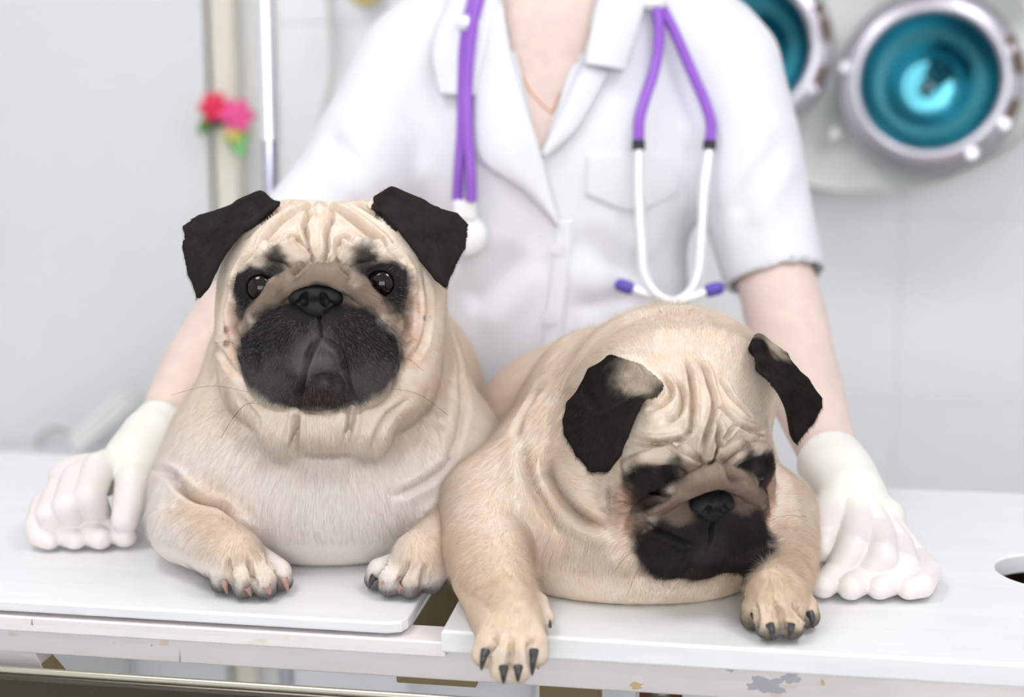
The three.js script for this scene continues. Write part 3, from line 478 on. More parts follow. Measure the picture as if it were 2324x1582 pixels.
// coloured patches in a frame: centre, radii, softness, colour, strength
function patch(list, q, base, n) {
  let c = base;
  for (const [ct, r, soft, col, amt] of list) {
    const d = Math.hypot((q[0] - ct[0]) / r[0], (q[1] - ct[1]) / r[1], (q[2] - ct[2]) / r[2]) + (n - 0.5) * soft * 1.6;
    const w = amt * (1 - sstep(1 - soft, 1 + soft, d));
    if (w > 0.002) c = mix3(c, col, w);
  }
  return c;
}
function fur(geoIn, count, opt) {
  const p = geoIn.attributes.position.array, nn = geoIn.attributes.normal.array, id = geoIn.index.array, nt = id.length / 3;
  const cum = new Float64Array(nt); let tot = 0;
  for (let t = 0; t < nt; t++) {
    const a = id[3 * t] * 3, b = id[3 * t + 1] * 3, c = id[3 * t + 2] * 3;
    const ux = p[b] - p[a], uy = p[b + 1] - p[a + 1], uz = p[b + 2] - p[a + 2], vx = p[c] - p[a], vy = p[c + 1] - p[a + 1], vz = p[c + 2] - p[a + 2];
    const area = Math.hypot(uy * vz - uz * vy, uz * vx - ux * vz, ux * vy - uy * vx) / 2;
    tot += area * opt.density([(p[a] + p[b] + p[c]) / 3, (p[a + 1] + p[b + 1] + p[c + 1]) / 3, (p[a + 2] + p[b + 2] + p[c + 2]) / 3], [nn[a], nn[a + 1], nn[a + 2]]);
    cum[t] = tot;
  }
  const pos = new Float32Array(count * 15), nor = new Float32Array(count * 15), col = new Float32Array(count * 15), idx = new Uint32Array(count * 9);
  let m = 0;
  for (let h = 0; h < count; h++) {
    const r = (h + rnd()) / count * tot; let lo = 0, hi = nt - 1; while (lo < hi) { const q = (lo + hi) >> 1; if (cum[q] < r) lo = q + 1; else hi = q; }
    const a = id[3 * lo] * 3, b = id[3 * lo + 1] * 3, c = id[3 * lo + 2] * 3; let u = rnd(), v = rnd(); if (u + v > 1) { u = 1 - u; v = 1 - v; } const w = 1 - u - v;
    const P = [0, 1, 2].map((i) => p[a + i] * w + p[b + i] * u + p[c + i] * v), N = [0, 1, 2].map((i) => nn[a + i] * w + nn[b + i] * u + nn[c + i] * v);
    const L = Math.hypot(...N) || 1; N[0] /= L; N[1] /= L; N[2] /= L;
    const s = opt.style(P, N); if (!s || s.len < 0.0004) continue;
    let d = s.dir; const dn = d[0] * N[0] + d[1] * N[1] + d[2] * N[2]; d = [d[0] - N[0] * dn, d[1] - N[1] * dn, d[2] - N[2] * dn];
    d[0] += (rnd() - 0.5) * s.mess; d[1] += (rnd() - 0.5) * s.mess; d[2] += (rnd() - 0.5) * s.mess;
    const dl = Math.hypot(...d) || 1; d = d.map((x) => x / dl);
    const lift = s.lift * (0.6 + 0.8 * rnd()), cl = Math.cos(lift), sl = Math.sin(lift), len = s.len * (0.65 + 0.6 * rnd());
    const d1 = [0, 1, 2].map((i) => d[i] * cl + N[i] * sl), d2 = [0, 1, 2].map((i) => d[i] * Math.cos(lift * 0.25) + N[i] * Math.sin(lift * 0.25));
    const S = [d[1] * N[2] - d[2] * N[1], d[2] * N[0] - d[0] * N[2], d[0] * N[1] - d[1] * N[0]], wd = s.width * (0.7 + 0.6 * rnd());
    const v0 = P.map((x, i) => x - N[i] * 0.0003), v1 = v0.map((x, i) => x + d1[i] * len * 0.5), v2 = v1.map((x, i) => x + d2[i] * len * 0.5);
    if (opt.stop(v2)) continue;
    const skew = (rnd() - 0.5) * 0.9, o = m * 15, put = (k, q, f, cc) => { for (let i = 0; i < 3; i++) { pos[o + k * 3 + i] = q[i] + S[i] * f; nor[o + k * 3 + i] = N[i] + d[i] * 0.15 + S[i] * (Math.sign(f) * 0.3 + skew); col[o + k * 3 + i] = cc[i]; } };
    const tone = 0.84 + 0.3 * rnd(), c0 = s.col.map((x) => x * tone), c1 = s.tip ? mix3(c0, s.tip, rnd() * s.tipAmt) : c0;
    put(0, v0, wd * 0.5, c0); put(1, v0, -wd * 0.5, c0); put(2, v1, wd * 0.42, c0); put(3, v1, -wd * 0.42, c0); put(4, v2, 0, c1);
    const e = m * 9, q = m * 5; idx.set([q, q + 2, q + 1, q + 2, q + 3, q + 1, q + 2, q + 4, q + 3], e);
    m++;
  }
  const g = new THREE.BufferGeometry();
  g.setAttribute('position', new THREE.BufferAttribute(pos.slice(0, m * 15), 3)); g.setAttribute('normal', new THREE.BufferAttribute(nor.slice(0, m * 15), 3)); g.setAttribute('color', new THREE.BufferAttribute(col.slice(0, m * 15), 3)); g.setIndex(new THREE.BufferAttribute(idx.slice(0, m * 9), 1));
  return g;
}
M.coat = phys(0xffffff, 0.9, { vertexColors: true, specularIntensity: 0.15 });
M.fur = phys(0xffffff, 1, { vertexColors: true, transmission: 0.25, thickness: 0, specularIntensity: 0.06 });
M.noseLeather = phys(0x121214, 0.55, { specularIntensity: 0.6, bumpMap: texture(256, (u, v) => { const g = noise(u * 60, v * 60, 1) * 0.6 + noise(u * 130, v * 130, 4) * 0.4; return [g, g, g]; }, false), bumpScale: 0.00025 });
M.eye = phys(0x170d08, 0.05, { specularIntensity: 0.75 });
M.claw = phys(0x3a3638, 0.35, { clearcoat: 0.2 });
M.clawPink = phys(0xb08a7c, 0.35, { clearcoat: 0.2 });
const claw = (a, b, r, m, dog, base) => { // curved horn from a to b
  const mid = [(a[0] + b[0]) / 2, (a[1] + b[1]) / 2 + 0.0025, (a[2] + b[2]) / 2 + 0.002], c = new THREE.CatmullRomCurve3([V(a), V(mid), V(b)]);
  const n = 10, rs = 10, P = [], I = [], fr = c.computeFrenetFrames(n);
  for (let i = 0; i <= n; i++) { const q = c.getPoint(i / n), rr = r * Math.pow(1 - i / n, 0.6) + 0.0003; for (let j = 0; j < rs; j++) { const t = j / rs * 6.2832; const N = fr.normals[i], B = fr.binormals[i]; P.push(q.x + (N.x * Math.cos(t) + B.x * Math.sin(t)) * rr, q.y + (N.y * Math.cos(t) + B.y * Math.sin(t)) * rr, q.z + (N.z * Math.cos(t) + B.z * Math.sin(t)) * rr); } }
  for (let i = 0; i < n; i++) for (let j = 0; j < rs; j++) { const k = (j + 1) % rs; I.push(i * rs + j, (i + 1) * rs + j, i * rs + k, i * rs + k, (i + 1) * rs + j, (i + 1) * rs + k); }
  return part('claw', local(geo(P, I), base), m, dog);
};
// coat geometry of one pug: fine grid over the head, coarser over the rest, folds pressed in, coloured
function buildDog(cfg) {
  const dog = thing('pug', cfg.label, 'dog', cfg.base);
  const f0 = makeSDF(cfg.groups), f = (x, y, z) => { let d = f0(x, y, z); const floorD = cfg.floor(x, y, z); if (floorD > d - 0.01) d = -smin(-d, -floorD, 0.005); return d; };
  const H = cfg.head, hc = H.out(cfg.fineAt || [0, -20, -90]), hr = (cfg.fineR || 345) * H.s;
  const inHead = (x, y, z, s = 0) => Math.hypot(x - hc[0], y - hc[1], z - hc[2]) < hr + s;
  const fine = cfg.cell, coarse = cfg.cell * 1.7;
  const m1 = meshSDF(f, [hc[0] - hr - 0.01, hc[1] - hr - 0.01, hc[2] - hr - 0.01], [hc[0] + hr + 0.01, hc[1] + hr + 0.01, hc[2] + hr + 0.01], fine, (x, y, z, s) => inHead(x, y, z, s * 1.75));
  const m2 = meshSDF(f, cfg.lo, cfg.hi, coarse, (x, y, z, s) => !inHead(x, y, z, -s * 1.75));
  const mesh = joinMeshes([m1, m2]), P = mesh.P, base = cfg.base;
  if (cfg.smooth) { // ease the ear flaps
    const nV = P.length / 3, w = new Float32Array(nV), sum = new Float32Array(P.length), cnt = new Uint16Array(nV), id = mesh.idx;
    for (let i = 0; i < nV; i++) w[i] = cfg.smooth(P[3 * i], P[3 * i + 1], P[3 * i + 2]);
    for (let it = 0; it < 14; it++) {
      sum.fill(0); cnt.fill(0);
      for (let t = 0; t < id.length; t++) { const a = id[t], b = id[t % 3 === 2 ? t - 2 : t + 1]; if (w[a] <= 0) continue; sum[3 * a] += P[3 * b]; sum[3 * a + 1] += P[3 * b + 1]; sum[3 * a + 2] += P[3 * b + 2]; cnt[a]++; }
      for (let i = 0; i < nV; i++) if (cnt[i] > 2) for (let k = 0; k < 3; k++) P[3 * i + k] = lerp(P[3 * i + k], sum[3 * i + k] / cnt[i], 0.6 * w[i]);
    }
  }
  // fold displacement along the normal of the smooth surface
  let g = geo(P.slice(), mesh.idx); const N = g.attributes.normal.array, curves = prepCurves(cfg.curves);
  const Q = new Float32Array(P.length), col = new Float32Array(P.length);
  for (let i = 0; i < P.length; i += 3) {
    const x = P[i], y = P[i + 1], z = P[i + 2], d = pressed(curves, x, y, z) + cfg.lump(x, y, z);
    Q[i] = x + N[i] * d; Q[i + 1] = y + N[i + 1] * d; Q[i + 2] = z + N[i + 2] * d;
    const c = cfg.color([x, y, z]); col[i] = c[0]; col[i + 1] = c[1]; col[i + 2] = c[2];
  }
  g = geo(Q, mesh.idx); g.setAttribute('color', new THREE.BufferAttribute(col, 3));
  const body = part('body', g, M.coat, dog);
  if (cfg.hairs) {
    const hair = fur(g, cfg.hairs, cfg.fur), fo = part('fur', local(hair, base), M.fur, dog, cfg.furLabel); fo.userData.kind = 'stuff';
  }
  local(g, base);
  return dog;
}
const mir = (f) => [...f(-1), ...f(1)];
// face of a pug in its head frame (lengths in 1/3090 m at full size): origin between the eyes, z out of the face
const pugFace = (up = 0, fat = 1) => [
    // brow
    ...mir((s) => [C([[s * 48, 96, 34, 24], [s * 72, 118, 32, 27], [s * 115, 118, 22, 20], [s * 165, 105, -8, 15], [s * 195, 70, -40, 12]], 14)]),
    // bulges round the eyes
    ...mir((s) => [E([s * 140, 38, -14], [66, 58, 40], 30)]),
    // muzzle: lip pads, chin, lower jaw
    E([0, -95, 5], [165, 110, 92], 40),
    ...mir((s) => [E([s * 92, -128, 30], [84, 112, 78], 26), E([s * 52, -70, 62], [62, 62, 50], 26)]),
    E([0, -150, 62], [58, 62, 46], 10), E([2, -205, 30], [74, 42, 60], 16),
    // fold over the nose
    C([[-178, -140, -30, 20], [-170, -85, 0, 24], [-140, -22, 34, 27], [-85, 34, 66, 28], [-35, 58, 82, 26], [0, 64, 86, 25], [35, 60, 82, 26], [85, 38, 66, 28], [140, -16, 34, 27], [172, -80, 0, 24], [180, -130, -30, 20]].map(([x, y, z, q]) => [x, y + up * Math.max(0, 1 - Math.abs(x) / 160), z, q * fat]), 9),
];
// a folded ear flap: a fan of thin rounded triangles round its middle, thicker along the fold at its base
const pugEar = (G, rim, u, base = 2) => [...rim.map((a, i) => TRI(G, a, rim[(i + 1) % rim.length], (i < base ? 10 : 7.5) * u, 8 * u)), C(rim.slice(0, base + 1).map((q, i) => [...q, (20 - 5 * i) * u]), 14 * u)];
const pugMarks = (dark) => [
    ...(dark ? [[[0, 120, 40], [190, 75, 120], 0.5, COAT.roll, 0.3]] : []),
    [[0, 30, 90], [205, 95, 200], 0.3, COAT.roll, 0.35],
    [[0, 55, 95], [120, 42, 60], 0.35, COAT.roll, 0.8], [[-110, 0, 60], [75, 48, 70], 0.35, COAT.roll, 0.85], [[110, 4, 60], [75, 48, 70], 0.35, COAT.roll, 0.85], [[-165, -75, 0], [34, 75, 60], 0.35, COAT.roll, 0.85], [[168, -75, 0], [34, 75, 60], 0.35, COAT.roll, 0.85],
    [[0, -120, 60], [190, 122, 150], 0.1, COAT.mask, 1], [[0, -20, 110], [75, 60, 70], 0.15, COAT.mask, 1],
    [[-85, -60, 80], [60, 55, 80], 0.3, COAT.mask, 1], [[85, -60, 80], [60, 55, 80], 0.3, COAT.mask, 1],
    [[-145, 34, 10], dark ? [80, 62, 70] : [62, 54, 60], 0.22, COAT.mask, 1], [[147, 44, 10], dark ? [80, 62, 70] : [62, 54, 60], 0.22, COAT.mask, 1],
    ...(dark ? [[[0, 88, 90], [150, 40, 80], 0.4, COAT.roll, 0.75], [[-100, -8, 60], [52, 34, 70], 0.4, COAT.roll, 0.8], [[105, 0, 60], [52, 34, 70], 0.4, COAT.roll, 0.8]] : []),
    [[-165, -5, 0], [42, 40, 60], 0.3, COAT.mask, 0.9], [[168, 5, 0], [42, 40, 60], 0.3, COAT.mask, 0.9],
    [[-98, 84, 40], [27, 46, 45], 0.45, COAT.mask, 0.9], [[102, 94, 40], [27, 46, 45], 0.45, COAT.mask, 0.9],
    [[0, -120, 110], [55, 55, 60], 0.5, COAT.grey, dark ? 0.1 : 0.55], [[-110, -170, 60], [70, 50, 70], 0.6, COAT.grey, dark ? 0.08 : 0.35], [[110, -170, 60], [70, 50, 70], 0.6, COAT.grey, dark ? 0.08 : 0.35],
    [[0, -212, 60], [62, 30, 60], 0.6, COAT.brown, 0.35],
    ...(dark ? [] : [[[-216, -58, -20], [9, 9, 60], 0.4, COAT.mask, 0.85], [[-218, -90, -20], [9, 9, 60], 0.4, COAT.mask, 0.85], [[234, -32, -20], [7, 7, 60], 0.4, COAT.mask, 0.7]]),
    ...(dark ? [[[-188, -40, -20], [60, 62, 90], 0.5, COAT.brown, 0.6], [[188, -30, -20], [60, 62, 90], 0.5, COAT.brown, 0.7]] : []),
    [[-206, -70, -20], [20, 90, 70], 0.6, COAT.pink, 0.4], [[208, -60, -20], [20, 100, 70], 0.6, COAT.pink, 0.4],
  ];
function pugNose(H, dog, base, dz = 0) { // nose leather with its two nostrils
    const nose = makeSDF([{ k: 0.001, prims: inFrame(frame(H.out([0, 0, dz]), H.m, H.s), [E([-3, 18, 66], [54, 24, 42]), E([-38, 8, 79], [25, 16, 28], 14), E([32, 8, 79], [25, 16, 28], 14), E([-3, -14, 74], [36, 24, 28], 12),
      C([[-37, -3, 99, 8], [-28, 3, 99, 12], [-23, 16, 104, 7]], 4, -1), C([[-64, -8, 83, 5], [-46, -7, 96, 5], [-33, -3, 101, 6]], 4, -1), C([[31, -3, 99, 8], [22, 3, 99, 12], [17, 16, 104, 7]], 4, -1), C([[58, -8, 83, 5], [40, -7, 96, 5], [27, -3, 101, 6]], 4, -1), C([[-3, 6, 110, 2], [-3, -40, 100, 4]], 4, -1)]) }]);
    const c = H.out([0, 0, 90 + dz]), r = 0.028, m = meshSDF(nose, [c[0] - r, c[1] - r, c[2] - r], [c[0] + r, c[1] + r, c[2] + r], 0.0007), gg = geo(m.P, m.idx), uv = new Float32Array(m.P.length / 3 * 2);
    for (let i = 0; i < uv.length / 2; i++) { uv[2 * i] = m.P[3 * i] * 20; uv[2 * i + 1] = m.P[3 * i + 1] * 20; } gg.setAttribute('uv', new THREE.BufferAttribute(uv, 2));
    part('nose', local(gg, base), M.noseLeather, dog, 'black nose');
}
// long fine whiskers, each [root, tip] in the head frame
function whiskers(H, list, dog, base) {
  const g = list.map(([a, b]) => { const A = H.out(a), B = H.out(b), m = [0, 1, 2].map((i) => (A[i] + B[i]) / 2 + (i === 1 ? 0.006 : 0)); return tube([A, m, B], 0.0001, 14, 5); });
  const o = part('whiskers', local(mergeGeometries(g), base), std(0x3a3432, 0.5), dog, 'long dark whiskers'); o.userData.kind = 'stuff';
}

{ // -------- left pug, looking at the camera; head lengths in 1/3090 m
  const base = [-0.14, 0.9, -1.05];
  const H = frame([-0.1395, 1.1125, -0.9905], CAMR, 1 / 3090);
  const eyes = [[-137, 36, 2], [137, 46, 2]], eyeR = 39;
  const headPrims = [
    E([4, 45, -185], [252, 205, 215]), E([-110, 95, -165], [130, 148, 150], 60), E([118, 95, -165], [130, 148, 150], 60),
    ...mir((s) => [E([s * 152, -60, -140], [112, 195, 150], 70), E([s * 204 + 4, -80, -120], [62, 165, 120], 14), E([s * 120, -190, -110], [110, 110, 120], 60)]),
    E([0, -40, -40], [150, 130, 100], 60),
    ...pugFace(),
    // throat folds
    E([0, -262, -70], [152, 86, 95], 30), ...mir((s) => [E([s * 95, -285, -50], [64, 70, 62], 16)]),
  ];
  const earPrims = [
    ...pugEar([-240, 152, -46], [[-130, 226, -62], [-157, 255, -92], [-205, 236, -94], [-296, 204, -84], [-334, 183, -80], [-328, 132, -66], [-309, 71, -40], [-285, 18, -18], [-266, 40, -16], [-245, 81, -16], [-215, 132, -16], [-174, 183, -30]], 1),
    ...pugEar([240, 165, -46], [[121, 236, -62], [151, 263, -92], [223, 236, -94], [304, 214, -84], [328, 188, -80], [317, 132, -66], [292, 81, -40], [278, 44, -18], [259, 61, -16], [228, 102, -16], [182, 163, -20], [142, 209, -40]], 1),
  ];
  const earD = makeSDF([{ k: 0.002, prims: inFrame(H, earPrims) }]);
  const groups = [
    { k: 0.03, prims: [
      E([-0.1465, 1.0164, -1.1157], [0.112, 0.125, 0.085], 0.03), E([-0.1487, 0.9559, -1.0796], [0.125, 0.074, 0.09], 0.05), E([-0.1334, 0.9707, -1.2701], [0.108, 0.12, 0.18], 0.05),
      E([-0.2399, 0.9617, -1.0857], [0.045, 0.06, 0.055], 0.03), E([-0.0442, 0.9564, -1.0848], [0.045, 0.06, 0.055], 0.03),
    ] },
    { k: 0.012, prims: [ // forelegs
      C([[-0.2598, 0.9478, -1.0752, 0.036], [-0.252, 0.934, -1.0238, 0.0325], [-0.2278, 0.9285, -0.9967, 0.0262], [-0.2067, 0.9245, -0.9713, 0.0228], [-0.198, 0.92, -0.9664, 0.017]], 0.006),
      C([[-0.0242, 0.9435, -1.0774, 0.036], [-0.0265, 0.934, -1.0238, 0.033], [-0.0491, 0.9285, -0.9914, 0.0265], [-0.0666, 0.9245, -0.9663, 0.0228], [-0.0742, 0.92, -0.9625, 0.017]], 0.006),
    ] },
    { k: 0.003, prims: [
      C([[-0.205, 0.919, -0.9834, 0.0105], [-0.2147, 0.9138, -0.9637, 0.0093], [-0.2143, 0.9088, -0.9595, 0.0084]], 0.0008),
      C([[-0.2021, 0.919, -0.9854, 0.0105], [-0.1973, 0.916, -0.9517, 0.0093], [-0.1961, 0.9088, -0.9492, 0.0084]], 0.0008),
      C([[-0.1981, 0.919, -0.9875, 0.0105], [-0.1823, 0.916, -0.9527, 0.0093], [-0.1803, 0.9088, -0.9492, 0.0084]], 0.0008),
      C([[-0.1956, 0.919, -0.9916, 0.0105], [-0.1736, 0.9138, -0.9715, 0.0093], [-0.1707, 0.9088, -0.9652, 0.0084]], 0.0008),
      C([[-0.073, 0.919, -0.9814, 0.0105], [-0.0987, 0.9138, -0.9724, 0.0093], [-0.1014, 0.9088, -0.9691, 0.0084]], 0.0008),
      C([[-0.0761, 0.919, -0.9793, 0.0105], [-0.0869, 0.916, -0.9546, 0.0093], [-0.0898, 0.9088, -0.9529, 0.0084]], 0.0008),
      C([[-0.0783, 0.919, -0.9773, 0.0105], [-0.0721, 0.916, -0.9508, 0.0093], [-0.0744, 0.9088, -0.9492, 0.0084]], 0.0008),
      C([[-0.0754, 0.919, -0.9834, 0.0105], [-0.0581, 0.9138, -0.9646, 0.0093], [-0.0585, 0.9088, -0.9586, 0.0084]], 0.0008),
    ] },
    { k: 0.006, prims: inFrame(H, [...headPrims,
      ...eyes.map((e) => E([e[0], e[1], e[2]], [45, 45, 45], 9)), ...eyes.map((e, i) => E([e[0] + (i ? -3 : 3), e[1] - 1, e[2] + 34], [34, 31, 36], 5, -1))]) },
    { k: 0.0035, prims: inFrame(H, earPrims) },
  ];
  const headMarks = pugMarks(0);
  const isEar = (q, p) => q[1] > 0 && Math.abs(q[0]) > 110 && earD(p[0], p[1], p[2]) < 0.0022;
  const color = (p) => {
    const q = H.into(p), n = fbm(q[0] * 0.05 + 40, q[1] * 0.05 + 40, q[2] * 0.05 + 40);
    const onHead = q[1] > -330 && q[2] > -260 && Math.abs(q[0]) < 345 && q[1] < 300;
    let c = mix3(COAT.fawn, COAT.pale, sstep(0.25, 0.75, n) * 0.5);
    if (p[1] < 1.04) c = mix3(c, COAT.pale, (1 - sstep(0.96, 1.06, p[1])) * sstep(-1.14, -1.02, p[2]) * 0.85);
    // warm forelegs, black toe ends
    const segD = (a, b) => { const dx = b[0] - a[0], dy = b[1] - a[1], dz = b[2] - a[2], h = clamp(((p[0] - a[0]) * dx + (p[1] - a[1]) * dy + (p[2] - a[2]) * dz) / (dx * dx + dy * dy + dz * dz), 0, 1); return Math.hypot(p[0] - a[0] - dx * h, p[1] - a[1] - dy * h, p[2] - a[2] - dz * h); };
    if (p[1] < 0.985 && p[2] > -1.13) c = mix3(c, COAT.warm, 0.6 * (1 - sstep(0.008, 0.036, Math.min(segD([-0.2375, 0.955, -1.0013], [-0.186, 0.937, -0.9383]), segD([-0.0439, 0.945, -0.9886], [-0.0741, 0.937, -0.9258])) + (n - 0.5) * 0.02)));
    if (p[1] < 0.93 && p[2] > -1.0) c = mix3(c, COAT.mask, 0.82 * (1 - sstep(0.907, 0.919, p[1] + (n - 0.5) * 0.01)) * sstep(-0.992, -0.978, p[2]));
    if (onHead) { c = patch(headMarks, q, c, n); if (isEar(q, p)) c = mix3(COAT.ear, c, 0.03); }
    return c;
  };
  const furOpt = {
    stop: (q) => q[1] < 0.9006,
    density: (p, n) => { const facing = -(n[0] * p[0] + n[1] * (p[1] - 1.25) + n[2] * p[2]) / Math.hypot(p[0], p[1] - 1.25, p[2]); const q = H.into(p); const hd = Math.hypot(q[0], q[1] + 20, q[2] + 60) < 330 ? 1.6 : 1; return hd * (facing > -0.25 ? 1 : 0.12); },
    style: (p, n) => {
      const q = H.into(p), c = color(p); const rHead = Math.hypot(q[0], (q[1] + 10) * 0.95, q[2] + 80);
      const N = apT(H.m, n);
      if (eyes.some((e) => Math.hypot(q[0] - e[0], q[1] - e[1], q[2] - e[2]) < 46 && q[2] > e[2] + 4)) return null;
      if (Math.abs(q[0] + 3) < 58 && q[1] > -35 && q[1] < 46 && q[2] > 75) return null;   // nose leather
      if (isEar(q, p)) return { len: 0.0045, dir: apM(H.m, [q[0] > 0 ? 0.6 : -0.6, -1, 0.2]), lift: 0.16, mess: 0.35, width: 0.00016, col: c };
      if (q[1] > 0 && earD(p[0], p[1], p[2]) < 0.0045) return null;
      const t = sstep(250, 340, rHead), muz = q[1] < 40 && Math.abs(q[0]) < 185 && q[2] > 0 && t < 0.5, v = [q[0], q[1] - 20 + (muz ? -30 : 0), q[2] - 140], vl = Math.hypot(v[0], v[1], v[2]), hd = apM(H.m, v), dk = c[0] < 0.06;
      const low = p[1] < 0.93 && p[2] > -1.03, bd = low ? [0, -0.7, 0.8] : [(p[0] - base[0]) * 3, -1, -0.1];
      return {
        len: lerp(muz ? 0.0042 : 0.0042, low ? 0.0045 : 0.0096, t), dir: [0, 1, 2].map((i) => lerp(hd[i] / vl, bd[i], t)), lift: lerp(muz ? 0.27 : 0.21, 0.19, t), mess: lerp(0.3, 0.48, t), width: lerp(muz ? 0.00014 : 0.00013, 0.00016, t),
        col: dk && t < 0.5 && rnd() < 0.3 ? COAT.grey : rnd() < 0.025 * t ? mix3(c, COAT.brown, 0.35) : c, tip: dk ? COAT.grey : COAT.pale, tipAmt: dk ? 0.5 : 0.55,
      };
    },
  };
  const hw = (pts) => pts.map((q) => H.out(q));
  const dog = buildDog({
    label: 'larger fawn pug looking straight at the camera, left of the two', base, groups, head: H, cell: FINE, lo: [-0.36, 0.885, -1.52], hi: [0.06, 1.25, -0.93], fineR: 350,
    floor: (x, y, z) => 0.9004 - y, curves: CURVES1, smooth: (x, y, z) => 1 - sstep(0.0006, 0.003, earD(x, y, z)), lump: (x, y, z) => (fbm(x * 28, y * 28, z * 28) - 0.5) * 0.0022, color, hairs: HAIRS, fur: furOpt, furLabel: 'short fawn and black coat',
  });
  for (const e of eyes) {
    const g = new THREE.SphereGeometry(eyeR * H.s, 40, 28); const o = part('eye', g, M.eye, dog, 'dark brown shining eye'); const c = H.out(e); o.position.set(c[0] - base[0], c[1] - base[1], c[2] - base[2]);
  }
  pugNose(H, dog, base);
  whiskers(H, [[[-150, -200, 40], [-330, -205, 60]], [[-140, -215, 45], [-215, -300, 70]], [[-130, -225, 45], [-190, -260, 80]], [[150, -190, 40], [290, -250, 60]], [[-160, -120, 40], [-230, -90, 80]], [[155, -130, 40], [235, -150, 80]]], dog, base);
  for (const [a, b, m] of [[[-0.2106, 0.9135, -0.9521], [-0.2089, 0.9035, -0.9526], 1], [[-0.192, 0.9135, -0.9409], [-0.1902, 0.9035, -0.9462], 1], [[-0.1774, 0.9135, -0.9409], [-0.176, 0.9035, -0.9462], 1], [[-0.1677, 0.9135, -0.9559], [-0.165, 0.9035, -0.9572], 1], [[-0.1013, 0.9135, -0.9616], [-0.1056, 0.9035, -0.9638], 0], [[-0.092, 0.9135, -0.9493], [-0.0954, 0.9035, -0.9526], 1], [[-0.0788, 0.9135, -0.9446], [-0.0829, 0.9035, -0.9508], 1], [[-0.0622, 0.9135, -0.9559], [-0.0654, 0.9035, -0.9591], 1]]) claw(a, b, 0.0031, m ? M.clawPink : M.claw, dog, base);
}

